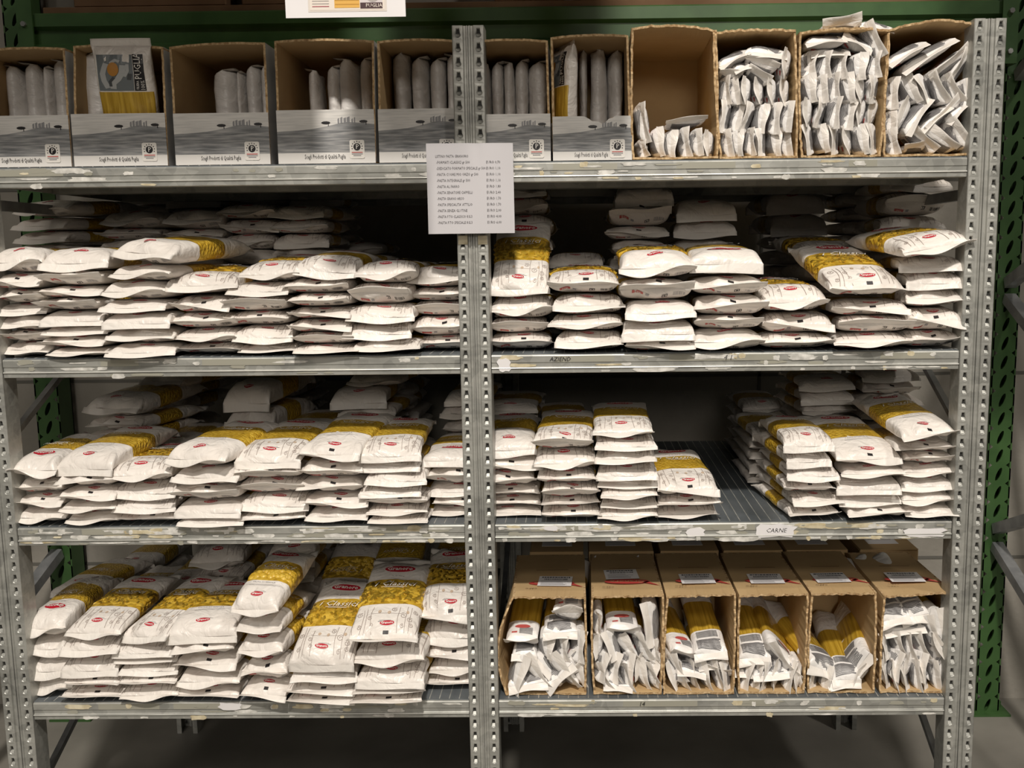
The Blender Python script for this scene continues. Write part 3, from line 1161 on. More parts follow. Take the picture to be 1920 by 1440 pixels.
ORD = ['topmost', 'second down', 'third down', 'fourth down', 'fifth down', 'sixth down', 'seventh down', 'eighth down', 'ninth down', 'tenth down', 'eleventh down', 'twelfth down']
ORDN = ['first', 'second', 'third', 'fourth', 'fifth', 'sixth', 'seventh', 'eighth', 'ninth', 'tenth']
brng = random.Random(11)
LEVELWORD = {2: 'second shelf', 3: 'third shelf', 4: 'bottom shelf'}


REST_V, REST_F = [], []


def rest_bag(x, y, z, w, t, var):
    d = bag_meshes('plain', var, 'fine')
    sh = d['shape']
    b = len(REST_V)
    w, t = w * 0.97, t * 0.95
    REST_V.extend((x + v.co.x * w / sh.W, y + v.co.y, z + v.co.z * t / sh.T) for v in d['body'].vertices)
    REST_F.extend(tuple(i + b for i in q.vertices) for q in d['body'].polygons)


def stack(reg, lvl, rows, where, style='swirl', kind='fine', Yf=0.012, opts=None, fill=False, yaw=0.0, group=None, jit=1.0, size='std', detail=None, minw=0.10, maxw=0.142):
    """rows from the top: (left, right, top, bottom) of each front face in the crop; rests on shelf lvl"""
    opts = opts or {}
    zt = SHELF_TOP[lvl] + 0.0012
    n = len(rows)
    tops, bots, xs, ws = [], [], [], []
    for xl, xr, yt, yb in rows:
        a = rpix(reg, (xl + xr) / 2, yt, Yf)
        b = rpix(reg, (xl + xr) / 2, yb, Yf)
        l = rpix(reg, xl, (yt + yb) / 2, Yf)
        q = rpix(reg, xr, (yt + yb) / 2, Yf)
        tops.append(a.z)
        bots.append(b.z)
        xs.append((l.x + q.x) / 2)
        ws.append(max(minw, min(maxw, q.x - l.x)))
    bd = [tops[0]]
    for i in range(1, n):
        bd.append((bots[i - 1] + tops[i]) / 2)
    if fill:
        bd.append(bots[-1])
        step = min(0.036, max(0.026, (bd[0] - bd[-1]) / n))
        k = max(0, round((bd[-1] - zt) / step))
        if k:
            st = (bd[-1] - zt) / k
            for i in range(k):
                bd.append(bd[n] - st * (i + 1))
                xs.append(xs[n - 1] + brng.uniform(-0.006, 0.006))
                ws.append(0.124)
        else:
            bd[-1] = zt
    else:
        bd.append(zt + 0.0007)
    tot = len(bd) - 1
    # very thin or thick layers are evened out
    for _ in range(3):
        for i in range(1, tot):
            lo, hi = bd[i + 1], bd[i - 1]
            m = (lo + hi) / 2
            bd[i] = min(max(bd[i], lo + (hi - lo) * 0.4), lo + (hi - lo) * 0.6)
    for i in range(tot):
        o = opts.get(i, {})
        t = bd[i] - bd[i + 1]
        var = o.get('var', brng.randrange(8))
        if i == 0 and not o.get('var'):
            var = brng.choice((0, 1, 4, 6))
        if i == tot - 1 and Yf > -0.004:
            var = brng.choice((0, 2, 5, 6))
        ln = o.get('len')
        y = Yf + o.get('dy', brng.uniform(-0.007, 0.007) * jit)
        lead = 'swirl-printed' if o.get('style', style) == 'swirl' else 'plain white'
        if i == 0:
            lead = 'gold-windowed'
        lab = o.get('label') or '%s pasta bag, %s, %s, %s' % (lead, ORD[min(i, 11)], where, LEVELWORD[lvl])
        if i >= n:
            rest_bag(xs[i], y, bd[i + 1] + 0.0004, ws[i], t, var)
            continue
        dt = detail if detail is not None else (2 if i == 0 else 1)
        make_bag(xs[i], y, bd[i + 1] + 0.0004, ws[i], t * 0.985, o.get('style', style), var, o.get('kind', kind if i == 0 else 'fine'), o.get('yaw', yaw + brng.uniform(-3.5, 3.5) * jit), o.get('tilt', 0), o.get('roll', 0), o.get('rev', False), o.get('size', size), lab,
                 group or 'pasta bags stacked on the ' + LEVELWORD[lvl], dt, ln)


L4, L3, L2 = 'stack from the', '', ''
# ---- second shelf, left bay
P = 'stack left of central post'
def lft(k): return ORDN[k] + ' ' + P
def rgt(k): return ORDN[k] + ' stack right of central post'
stack('a', 2, [(-70, 285, 510, 690), (-75, 295, 690, 815), (-70, 330, 795, 905), (-60, 330, 905, 990), (-60, 340, 990, 1105), (-40, 350, 1100, 1190), (0, 345, 1180, 1290)], lft(7), 'plain', 'fine', 0.012)
stack('a', 2, [(262, 760, 510, 680), (270, 730, 680, 780), (262, 720, 780, 865), (258, 715, 870, 965), (278, 735, 950, 1055), (290, 770, 1060, 1130), (282, 750, 1135, 1235), (345, 805, 1235, 1305)], lft(6), 'plain', 'fine', 0.004)
stack('a', 2, [(755, 1270, 455, 650), (735, 1225, 610, 745), (695, 1180, 745, 890), (695, 1180, 865, 970), (720, 1215, 965, 1070), (745, 1235, 1080, 1195), (760, 1255, 1195, 1305)], lft(5), 'plain', 'fine', -0.006, {0: dict(yaw=-16, roll=4, tilt=3, var=0), 1: dict(yaw=-14, var=6), 2: dict(yaw=-6)})
stack('a', 2, [(1190, 1690, 700, 850), (1215, 1640, 845, 975), (1200, 1690, 970, 1085), (1232, 1690, 1085, 1190), (1235, 1720, 1190, 1285)], lft(4), 'swirl', 'macaroni', 0.010, {0: dict(tilt=5, yaw=6)})
stack('b', 2, [(165, 625, 625, 755), (95, 545, 755, 855), (70, 525, 850, 965), (75, 530, 960, 1065), (145, 575, 1065, 1200), (180, 600, 1195, 1285)], lft(3), 'swirl', 'macaroni', 0.010, {0: dict(tilt=5, yaw=-3)})
stack('b', 2, [(560, 1010, 585, 735), (485, 960, 720, 835), (525, 970, 835, 945), (530, 980, 915, 1035), (530, 985, 1000, 1115), (560, 1005, 1115, 1205), (580, 1040, 1200, 1300)], lft(2), 'swirl', 'fine', 0.0, {0: dict(tilt=4, roll=3)})
stack('b', 2, [(1005, 1450, 605, 770), (965, 1400, 755, 920), (945, 1435, 905, 1045), (920, 1410, 1040, 1165), (1000, 1480, 1160, 1285)], lft(1), 'swirl', 'fine', 0.006)
stack('b', 2, [(1380, 1850, 640, 790), (1385, 1840, 790, 895), (1410, 1850, 885, 1000), (1400, 1860, 1000, 1140), (1430, 1870, 1140, 1260)], 'first stack left of central post', 'swirl', 'fine', 0.052)
# ---- second shelf, right bay
stack('c', 2, [(145, 575, 730, 850), (135, 595, 850, 1025), (145, 565, 1015, 1125), (145, 600, 1120, 1250)], 'first stack right of central post', 'swirl', 'penne', 0.045, {0: dict(tilt=33, var=0, yaw=0, dy=0.0, label='large-windowed bag of tube pasta, tilted up, beside central post under the price list'), 1: dict(kind='penne', tilt=0, var=6)})
stack('c', 2, [(550, 1075, 690, 835), (590, 1110, 850, 995), (555, 1090, 985, 1105), (605, 1095, 1100, 1245)], rgt(1), 'swirl', 'penne', 0.008, {0: dict(tilt=4, var=5)})
stack('c', 2, [(1060, 1615, 545, 735), (1065, 1600, 730, 900), (1105, 1615, 865, 1035), (1080, 1605, 1010, 1170), (1105, 1610, 1175, 1300)], rgt(2), 'plain', 'penne', -0.012, {0: dict(tilt=5, var=0, yaw=0)}, maxw=0.146)
stack('d', 2, [(-156, 305, 490, 655), (-150, 325, 655, 770), (-130, 335, 775, 915), (-130, 300, 900, 985), (-150, 310, 990, 1110)], rgt(3), 'plain', 'fine', -0.004, {0: dict(rev=True, var=0, tilt=4, label='pasta bag with large upside-down red badge at front, topmost in third stack right of post')}, maxw=0.146)
stack('d', 2, [(285, 710, 725, 885), (300, 750, 880, 1015), (270, 740, 1010, 1110)], rgt(4), 'swirl', 'penne', 0.008, {0: dict(tilt=4, var=6)}, maxw=0.146)
stack('d', 2, [(690, 1200, 655, 835), (730, 1220, 800, 920), (765, 1235, 885, 1015), (735, 1215, 1005, 1125)], rgt(5), 'swirl', 'macaroni', -0.004, {0: dict(tilt=17, yaw=7, var=5, label='tilted pasta bag with wide gold window, topmost in fifth stack right of central post'), 1: dict(var=3)}, maxw=0.146)
stack('d', 2, [(1130, 1600, 400, 545), (1150, 1570, 510, 625), (1190, 1565, 615, 735), (1185, 1560, 720, 855), (1175, 1550, 840, 1000), (1180, 1545, 985, 1090)], rgt(6), 'swirl', 'macaroni', 0.006, {0: dict(roll=-8, yaw=10, tilt=5, var=0, dy=-0.02, label='skewed pasta bag poking past the end post, topmost in sixth stack right of central post')}, maxw=0.146)
# ---- third shelf, left bay
stack('e', 3, [(100, 440, 690, 860), (105, 475, 865, 985), (115, 480, 985, 1085), (120, 515, 1090, 1215)], lft(7), 'plain', 'fine', 0.012, {0: dict(rev=True, var=0, tilt=3, label='pasta bag with large red badge at front, topmost beside the left post on third shelf')}, minw=0.09)
stack('e', 3, [(405, 880, 660, 825), (440, 895, 820, 920), (470, 905, 925, 1030), (470, 900, 1030, 1115), (510, 935, 1115, 1220)], lft(6), 'plain', 'fine', 0.004, {0: dict(tilt=5, yaw=-8, var=0)})
stack('e', 3, [(820, 1330, 735, 890), (870, 1350, 890, 1020), (880, 1360, 1010, 1110), (910, 1400, 1115, 1220)], lft(5), 'swirl', 'macaroni', 0.008)
stack('e', 3, [(1245, 1780, 610, 770), (1315, 1860, 770, 930), (1310, 1850, 895, 1035), (1335, 1865, 1035, 1150), (1365, 1890, 1150, 1250)], lft(4), 'plain', 'fine', -0.008, {0: dict(yaw=-14, tilt=5, var=6), 1: dict(yaw=-6)})
stack('f', 3, [(65, 580, 610, 745), (90, 585, 740, 850), (100, 605, 830, 990), (110, 635, 935, 1105), (130, 615, 1060, 1180)], lft(3), 'swirl', 'fine', 0.002, {0: dict(tilt=6, yaw=-4, var=4)})
stack('f', 3, [(545, 1040, 570, 700), (555, 1055, 705, 830), (545, 1045, 835, 945), (600, 1085, 950, 1060), (610, 1085, 1060, 1180)], lft(2), 'plain', 'fine', 0.002, {0: dict(tilt=8, yaw=-9, var=3), 1: dict(var=5), 2: dict(var=2), 3: dict(var=3), 4: dict(var=7)})
stack('f', 3, [(1010, 1480, 575, 695), (1010, 1470, 690, 795), (1055, 1525, 760, 895), (1010, 1480, 865, 970), (1070, 1530, 950, 1045), (1065, 1530, 1045, 1115), (1085, 1540, 1110, 1190)], lft(1), 'swirl', 'fine', 0.002, {0: dict(tilt=5, var=4), 1: dict(var=4), 2: dict(var=1), 3: dict(var=4)})
stack('f', 3, [(1485, 1950, 620, 755), (1520, 1970, 760, 880), (1520, 1960, 880, 960), (1565, 2000, 965, 1065), (1545, 2000, 1070, 1170)], 'first stack left of central post', 'plain', 'fine', 0.05, {0: dict(var=0, rev=True)})
# ---- third shelf, right bay
stack('g', 3, [(110, 520, 465, 590), (110, 565, 595, 695), (110, 520, 695, 795), (120, 545, 790, 865), (130, 555, 870, 950), (110, 555, 940, 1025)], 'first stack right of central post', 'plain', 'fine', 0.05, {0: dict(tilt=4)})
stack('g', 3, [(485, 900, 440, 555), (500, 925, 560, 695), (520, 925, 695, 780), (550, 945, 780, 870), (550, 945, 870, 935), (550, 955, 930, 1015)], rgt(1), 'swirl', 'fine', 0.006, {0: dict(tilt=4, var=7), 2: dict(var=5), 3: dict(var=7), 4: dict(var=2), 5: dict(var=5)})
stack('g', 3, [(890, 1305, 375, 475), (905, 1325, 470, 545), (905, 1320, 540, 655), (915, 1330, 650, 740), (925, 1335, 735, 810), (945, 1335, 800, 885), (945, 1335, 870, 935), (925, 1335, 925, 1015)], rgt(2), 'swirl', 'fine', 0.0, {0: dict(tilt=3, var=6), 1: dict(var=1), 2: dict(var=0), 3: dict(var=4), 4: dict(var=1), 5: dict(var=6)})
stack('g', 3, [(1320, 1740, 740, 860), (1320, 1755, 855, 940), (1310, 1735, 930, 1005)], rgt(3), 'swirl', 'fine', 0.006, {0: dict(tilt=5, var=3, yaw=4), 1: dict(var=2), 2: dict(var=5)})
stack('h', 3, [(425, 750, 440, 550), (445, 735, 540, 645), (445, 780, 645, 740), (430, 750, 735, 820), (480, 810, 820, 905), (455, 785, 900, 975)], rgt(4), 'swirl', 'fine', 0.0, {0: dict(var=4), 1: dict(var=4), 2: dict(var=1), 4: dict(var=0), 5: dict(var=4)}, minw=0.085, yaw=4)
stack('h', 3, [(745, 1170, 540, 670), (780, 1185, 660, 720), (755, 1155, 715, 810), (770, 1170, 805, 895), (815, 1215, 890, 968)], rgt(5), 'plain', 'fine', 0.004, {0: dict(var=3, tilt=9, yaw=5), 2: dict(var=4), 3: dict(var=1), 4: dict(var=3)})
stack('h', 3, [(1135, 1500, 380, 515), (1110, 1500, 490, 585), (1175, 1500, 540, 650), (1160, 1525, 630, 725), (1160, 1490, 710, 800), (1160, 1485, 795, 890), (1190, 1480, 890, 962)], rgt(6), 'plain', 'fine', 0.01, {0: dict(var=2, tilt=8, yaw=7, roll=-4, dy=-0.012)})
# ---- bottom shelf, left bay
stack('i', 4, [(150, 400, 500, 655), (155, 400, 655, 765), (170, 420, 765, 885), (195, 420, 890, 1015)], lft(7), 'plain', 'fine', 0.020, {0: dict(rev=True, tilt=3, var=3, label='pasta bag with large red badge at front, topmost beside the left post on bottom shelf'), 1: dict(rev=True)}, minw=0.085)
stack('i', 4, [(385, 745, 560, 665), (370, 735, 655, 770), (370, 725, 760, 870), (390, 740, 870, 970), (375, 775, 960, 1030)], lft(6), 'swirl', 'macaroni', 0.0, {0: dict(tilt=7, yaw=-5, var=6)})
stack('i', 4, [(735, 1060, 580, 700), (690, 1065, 690, 760), (700, 1085, 745, 810), (730, 1090, 800, 870), (745, 1090, 870, 940), (745, 1100, 930, 1020)], lft(5), 'swirl', 'macaroni', 0.0, {0: dict(tilt=10, yaw=-14, roll=-5, var=0, kind='macaroni'), 1: dict(var=4), 3: dict(var=1), 5: dict(var=2)})
stack('i', 4, [(1020, 1450, 540, 665), (1060, 1440, 655, 750), (1070, 1455, 750, 850), (1080, 1475, 850, 965), (1045, 1475, 965, 1050)], lft(4), 'plain', 'macaroni', 0.0, {0: dict(tilt=3, var=4), 1: dict(var=2), 4: dict(var=5)})
stack('j', 4, [(45, 355, 370, 510), (70, 360, 520, 640), (75, 365, 640, 785), (95, 390, 785, 925), (95, 390, 930, 1065)], lft(3), 'plain', 'shell', -0.012, {0: dict(tilt=14, yaw=-8, var=6, kind='shell', label='brick-shaped bag of pasta shells, topmost of the narrow upright stack on bottom shelf'), 1: dict(kind='shell', var=0), 2: dict(var=6, kind='shell')}, size='brick', minw=0.085, maxw=0.1, yaw=-6)
stack('j', 4, [(395, 805, 700, 830), (410, 820, 825, 945), (375, 805, 950, 1065), (385, 810, 1050, 1105)], lft(2), 'swirl', 'macaroni', -0.022, {0: dict(tilt=17, yaw=-3, var=0, kind='macaroni', len=0.245), 1: dict(style='plain', rev=True, var=0)})
stack('j', 4, [(770, 1200, 560, 700), (780, 1235, 690, 835), (805, 1235, 830, 945), (790, 1240, 935, 1005), (775, 1220, 995, 1100)], lft(1), 'swirl', 'penne', -0.022, {0: dict(tilt=15, yaw=0, var=5, kind='penne', len=0.25, label='pasta bag with wide gold window and red badge, topmost of tall tilted stack, bottom shelf'), 1: dict(var=6), 4: dict(var=2)})
stack('j', 4, [(1190, 1570, 415, 555), (1210, 1575, 560, 700), (1220, 1580, 680, 800), (1255, 1600, 770, 900), (1240, 1600, 900, 995)], 'first stack left of central post', 'swirl', 'macaroni', 0.048, {0: dict(tilt=13, var=3, kind='macaroni')})

# ---- rows behind
B = 'rear '
def bk(s): return s
G2, G3, G4 = 'rear bags on the second shelf', 'rear bags on the third shelf', 'rear bags on the bottom shelf'
stack('a', 2, [(40, 560, 175, 295), (55, 500, 290, 385), (62, 500, 385, 480)], 'rear stack in the far left end', 'plain', 'fine', 0.27, {0: dict(yaw=-16, var=0, tilt=2), 1: dict(yaw=-14), 2: dict(yaw=-14)}, fill=True, group=G2, detail=1)
stack('a', 2, [(680, 1160, 245, 385), (660, 1150, 360, 450)], 'rear second stack from left end', 'plain', 'fine', 0.30, {0: dict(yaw=-10)}, fill=True, group=G2, detail=1)
stack('a', 2, [(1160, 1580, 235, 385), (1170, 1580, 370, 460)], 'rear third stack from left end', 'plain', 'fine', 0.28, {}, fill=True, group=G2, detail=1)
stack('b', 2, [(20, 430, 195, 300), (50, 465, 300, 410), (30, 430, 410, 520)], 'rear fourth stack from left end', 'swirl', 'fine', 0.28, {}, fill=True, group=G2, detail=1)
stack('b', 2, [(385, 790, 205, 305), (410, 820, 305, 405), (430, 820, 405, 505)], 'rear fifth stack from left end', 'swirl', 'fine', 0.28, {0: dict(yaw=-3)}, fill=True, group=G2, detail=1)
stack('b', 2, [(700, 1130, 560, 640)], 'rear sixth stack from left end', 'swirl', 'fine', 0.28, {}, fill=True, group=G2, detail=1)
stack('b', 2, [(1120, 1530, 610, 690)], 'rear seventh stack from left end', 'swirl', 'fine', 0.30, {}, fill=True, group=G2, detail=1)
stack('b', 2, [(1500, 1900, 640, 720)], 'rear stack just left of central post', 'swirl', 'fine', 0.30, {}, fill=True, group=G2, detail=1)
stack('a', 2, [(865, 1240, 105, 200), (885, 1200, 190, 280)], 'last row second stack from left end', 'plain', 'fine', 0.54, {}, fill=True, group=G2, detail=0)
stack('a', 2, [(1170, 1560, 110, 215)], 'last row third stack from left end', 'plain', 'fine', 0.54, {}, fill=True, group=G2, detail=0)
stack('b', 2, [(180, 530, 110, 200)], 'last row fourth stack from left end', 'plain', 'fine', 0.54, {}, fill=True, group=G2, detail=0)
stack('b', 2, [(540, 900, 120, 210)], 'last row fifth stack from left end', 'plain', 'fine', 0.54, {}, fill=True, group=G2, detail=0)
stack('b', 2, [(860, 1200, 470, 560)], 'last row sixth stack from left end', 'plain', 'fine', 0.54, {}, fill=True, group=G2, detail=0)
stack('c', 2, [(150, 550, 60, 150), (150, 560, 150, 265), (150, 600, 280, 430)], 'rear stack behind the price list', 'swirl', 'fine', 0.27, {2: dict(var=5)}, fill=True, group=G2, detail=1)
stack('c', 2, [(560, 950, 545, 640)], 'low rear stack beside the dark gap', 'swirl', 'fine', 0.27, {}, fill=True, group=G2, detail=1)
stack('c', 2, [(1035, 1455, 50, 195), (990, 1435, 210, 350), (960, 1420, 350, 450)], 'rear left stack of the brick-shaped pair', 'plain', 'fine', 0.27, {}, fill=True, group=G2, detail=1)
stack('c', 2, [(1470, 1900, 155, 305), (1450, 1900, 310, 440)], 'rear right stack of the brick-shaped pair', 'plain', 'fine', 0.27, {}, fill=True, group=G2, detail=1)
stack('d', 2, [(525, 935, 455, 575)], 'rear stack behind the tilted gold-windowed bag', 'swirl', 'macaroni', 0.25, {0: dict(var=3, yaw=5, tilt=6)}, fill=True, group=G2, detail=1)
stack('d', 2, [(320, 685, 130, 260), (345, 700, 255, 390)], 'last row stack beside the dark gap', 'plain', 'fine', 0.52, {}, fill=True, group=G2, detail=1)
stack('d', 2, [(1080, 1475, 30, 130), (1060, 1455, 135, 275), (1030, 1440, 275, 385)], 'rear tall stack near the end post', 'swirl', 'fine', 0.27, {}, fill=True, group=G2, detail=1)
stack('d', 2, [(800, 1090, 60, 130), (790, 1090, 130, 220), (790, 1090, 230, 310)], 'last row stack near the end post', 'plain', 'fine', 0.53, {}, fill=True, group=G2, detail=0)
# third shelf
stack('e', 3, [(850, 1250, 85, 200), (610, 1110, 255, 405), (650, 1110, 400, 490), (640, 1090, 490, 570)], 'rear stack in the left end', 'plain', 'fine', 0.28, {0: dict(yaw=-14, dy=0.13), 1: dict(yaw=-14, tilt=4, var=0), 2: dict(yaw=-14), 3: dict(yaw=-14)}, fill=True, group=G3, detail=1)
stack('e', 3, [(1170, 1500, 545, 650)], 'low rear stack second from left end', 'plain', 'fine', 0.28, {}, fill=True, group=G3, detail=1)
stack('e', 3, [(1130, 1440, 130, 230), (1130, 1430, 240, 330), (1100, 1400, 340, 430)], 'last row stack near the left end', 'plain', 'fine', 0.53, {0: dict(yaw=-12), 1: dict(yaw=-12)}, fill=True, group=G3, detail=0)
stack('f', 3, [(-20, 355, 120, 300), (0, 390, 310, 500)], 'rear third stack from left end', 'plain', 'fine', 0.28, {0: dict(yaw=-9, tilt=4), 1: dict(yaw=-7)}, fill=True, group=G3, detail=1)
stack('f', 3, [(340, 490, 60, 110), (330, 500, 130, 230)], 'last row stack third from left end', 'plain', 'fine', 0.53, {}, fill=True, group=G3, detail=0)
stack('f', 3, [(400, 760, 420, 500)], 'low rear fourth stack from left end', 'plain', 'fine', 0.27, {}, fill=True, group=G3, detail=1)
stack('f', 3, [(890, 1310, 60, 140), (790, 1220, 180, 290), (850, 1290, 300, 400), (700, 1150, 380, 510)], 'rear fifth stack from left end', 'plain', 'fine', 0.27, {0: dict(yaw=-6, dy=0.03), 3: dict(var=3, dy=-0.02, yaw=-8)}, fill=True, group=G3, detail=1)
stack('f', 3, [(1200, 1350, 130, 220), (1200, 1360, 240, 330)], 'last row stack fifth from left end', 'plain', 'fine', 0.53, {}, fill=True, group=G3, detail=0)
stack('f', 3, [(1650, 2010, 190, 250), (1620, 2000, 290, 400), (1640, 2000, 400, 500)], 'rear stack just left of central post', 'plain', 'fine', 0.27, {}, fill=True, group=G3, detail=1)
stack('g', 3, [(110, 530, 240, 310), (110, 530, 310, 380)], 'rear stack right of central post', 'plain', 'fine', 0.29, {}, fill=True, group=G3, detail=1)
stack('g', 3, [(545, 870, 315, 400)], 'rear second stack right of central post', 'plain', 'fine', 0.28, {}, fill=True, group=G3, detail=1)
stack('h', 3, [(230, 520, 400, 480)], 'rear stack beside the bare deck', 'swirl', 'fine', 0.26, {0: dict(yaw=3)}, fill=True, group=G3, detail=1)
stack('h', 3, [(170, 450, 240, 320)], 'last row stack beside the bare deck', 'swirl', 'fine', 0.52, {}, fill=True, group=G3, detail=1)
stack('h', 3, [(520, 870, 95, 175), (530, 870, 175, 250), (540, 875, 255, 335)], 'rear tall stack near the end post', 'plain', 'fine', 0.28, {}, fill=True, group=G3, detail=1)
stack('h', 3, [(910, 1270, 45, 115), (915, 1270, 120, 200), (880, 1300, 215, 290)], 'rear tallest stack beside the end post', 'plain', 'fine', 0.28, {1: dict(var=2)}, fill=True, group=G3, detail=1)
# bottom shelf
stack('i', 4, [(290, 580, 330, 415)], 'rear stack with a large badge in the left end', 'plain', 'fine', 0.26, {0: dict(rev=True, yaw=-8)}, fill=True, group=G4, detail=2)
stack('i', 4, [(660, 960, 375, 440)], 'rear second stack from left end', 'plain', 'macaroni', 0.26, {}, fill=True, group=G4, detail=1)
stack('i', 4, [(690, 930, 170, 275)], 'last row second stack from left end', 'plain', 'fine', 0.50, {}, fill=True, group=G4, detail=1)
stack('i', 4, [(1030, 1230, 280, 360)], 'rear low stack third from left end', 'plain', 'fine', 0.30, {}, fill=True, group=G4, detail=1)
stack('i', 4, [(1170, 1500, 95, 235), (1195, 1500, 220, 330), (1190, 1480, 310, 410)], 'rear tall stack third from left end', 'swirl', 'fine', 0.27, {1: dict(var=3), 2: dict(var=2)}, fill=True, group=G4, detail=1)
stack('j', 4, [(255, 555, 75, 210), (250, 560, 210, 330)], 'rear stack behind the pasta shells', 'plain', 'fine', 0.24, {0: dict(var=0)}, fill=True, group=G4, detail=1, size='brick')
stack('j', 4, [(530, 860, 400, 500)], 'rear stack leaning behind the second stack', 'plain', 'macaroni', 0.215, {0: dict(rev=True, tilt=16, var=0, len=0.25)}, fill=True, group=G4, detail=2)
stack('j', 4, [(600, 870, 130, 210)], 'last row stack under the shelf lip', 'swirl', 'fine', 0.50, {}, fill=True, group=G4, detail=1)
stack('j', 4, [(880, 1190, 260, 340)], 'rear stack leaning behind the tall tilted stack', 'plain', 'fine', 0.24, {0: dict(rev=True, tilt=14, var=0)}, fill=True, group=G4, detail=2)
stack('j', 4, [(890, 1240, 70, 165)], 'last row stack with a swirl-printed bag on top', 'swirl', 'fine', 0.50, {}, fill=True, group=G4, detail=1)
stack('j', 4, [(1240, 1560, 240, 320)], 'rear stack beside central post', 'plain', 'fine', 0.25, {0: dict(rev=True, tilt=10, var=0)}, fill=True, group=G4, detail=2)

if REST_V:
    pile = place('pasta_bag_pile', mk('pasta_bag_pile', REST_V, REST_F, M['film']))
    tag(pile, 'white pasta bags of the lower layers in the rear rows, behind the front stacks', 'pasta bags', None, 'stuff')

# ------------------------------------------------------------------ spaghetti packs
PT, PH, PL = 0.028, 0.062, 0.24


class PackShape(Shape):
    """long pack standing on its narrow side: thin in x, tall in z, seals upright at both ends"""

    def __init__(self, seed, fold=60, T=PT, H=PH, L=PL, tap=0.026):
        super().__init__(seed, W=T, L=L, T=H)
        self.Tk, self.H = T, H
        self.tap = tap
        self.fold = radians(fold)

    def prof(self, y):
        s = max(0.0, min(y, self.L - y))
        e = min(s / self.tap, 1.0)
        return (1 - (1 - e) ** 2) ** 0.6

    def pt(self, th, y, off=0.0):
        p = self.prof(y)
        c, s = cos(th), sin(th)
        n = 2.6
        hw = self.Tk / 2 * p
        hh = self.H / 2 * (1.06 - 0.08 * p)
        x = hw * sg(c, 2 / n)
        z = hh * sg(s, 2 / (n + 1.5 * (1 - p)))
        fold = 4 * p * (1 - p)
        x += fold * 0.0042 * sin(self.k[0] * z * 1.4 + self.ph[0] + 9 * y) + 0.0015 * fold * sin(self.k[1] * 2 * z + self.ph[1])
        x += 0.35 * self.fold / radians(60) * 0.006 * (1 - p)
        nv = Vector((x * 30, y * 14, z * 24)) + self.off
        x += noise.noise(nv) * 0.0034 * (0.4 + 0.6 * p) + noise.noise(nv * 2.7) * 0.0022 * (0.3 + fold)
        z += noise.noise(nv + Vector((5, 2, 8))) * 0.003
        v = Vector((x, y, z))
        if off:
            q = Vector((c / max(hw, 0.004), -30 * (1 - p) - 5 if y < 0.026 else 0, s / hh))
            v += q.normalized() * off
        return v

    def side(self, sgn):
        def f(zz, y, off=0.0006):
            p = self.prof(y)
            hh = self.H / 2 * (1.06 - 0.08 * p)
            s = max(-0.99, min(0.99, sg(zz / hh, (2.6 + 1.5 * (1 - p)) / 2)))
            a = math.asin(s)
            return self.pt(a if sgn > 0 else pi - a, y, off)
        return f


def pack_seal(name, sh, back=False):
    nz, nr = 12, 3
    vs, fs = [], []
    h = sh.H / 2 * 1.06
    for t in (0.0, 0.0007):
        for r in range(nr + 1):
            for i in range(nz + 1):
                z = -h + 2 * h * i / nz
                a = sh.fold * (0.75 + 0.25 * sin(2.2 * z / h + sh.ph[2]))
                base = sh.pt(pi / 2 if i > nz / 2 else -pi / 2, 0.0)
                ln = 0.0150 * r / nr
                x = sh.pt(0, 0.0).x + ln * sin(a) + 0.0012 * sin(3 * z / h + sh.ph[3]) * r / nr + t
                y = -ln * cos(a) - 0.0002
                if back:
                    y = sh.L - y
                vs.append((x, y, z))
    k = nz + 1
    o = k * (nr + 1)
    for r in range(nr):
        for i in range(nz):
            a = r * k + i
            fs.append((a, a + 1, a + 1 + k, a + k))
            fs.append((o + a, o + a + k, o + a + 1 + k, o + a + 1))
    for i in range(nz):
        fs.append((nr * k + i, nr * k + i + 1, o + nr * k + i + 1, o + nr * k + i))
    return mk(name, vs, fs, M['seal'])


def pack_label(name, sh, seed):
    r = random.Random(seed)
    f = sh.side(-1 if sh.fold > 0 else 1)
    p = Print(f)
    # dense small print beside the seal
    for i in range(7):
        y = 0.014 + i * 0.0025
        p.line([(-0.006 + 0.026 * j / 6, y) for j in range(7)], 0.0015, 0, f=sh.side(1 if sh.fold > 0 else -1))
    for i in range(10):
        y = 0.0035 + i * 0.0021
        p.line([(-0.023 + 0.046 * j / 6 * r.uniform(0.9, 1.0), y) for j in range(7)], 0.0015, 0)
    for i in range(8):
        y = 0.030 + i * 0.0025
        p.line([(-0.020 + 0.040 * j / 6, y) for j in range(7)], 0.0016, 0)
    # red block of figures on the other side
    g = sh.side(1 if sh.fold > 0 else -1)
    p.rect(-0.020, -0.010, 0.014, 0.019, 1, f=g)
    v, q = ellipse(0.0, 0.034, 0.015, 0.0055)
    p.add(v, q, 1, 0.0007, g)
    return p.mesh(name, [M['packink'], M['redink'], M['ink']])


def pack_window(name, sh):
    vs, fs = [], []
    nth, ny = 28, 8
    y0, y1 = sh.L * 0.22, sh.L * 0.62
    for j in range(ny + 1):
        for i in range(nth):
            vs.append(sh.pt(2 * pi * i / nth, y0 + (y1 - y0) * j / ny, 0.0004))
    for j in range(ny):
        for i in range(nth):
            a, b = j * nth + i, j * nth + (i + 1) % nth
            fs.append((a, b, b + nth, a + nth))
    return mk(name, vs, fs, M['spaghetti'])


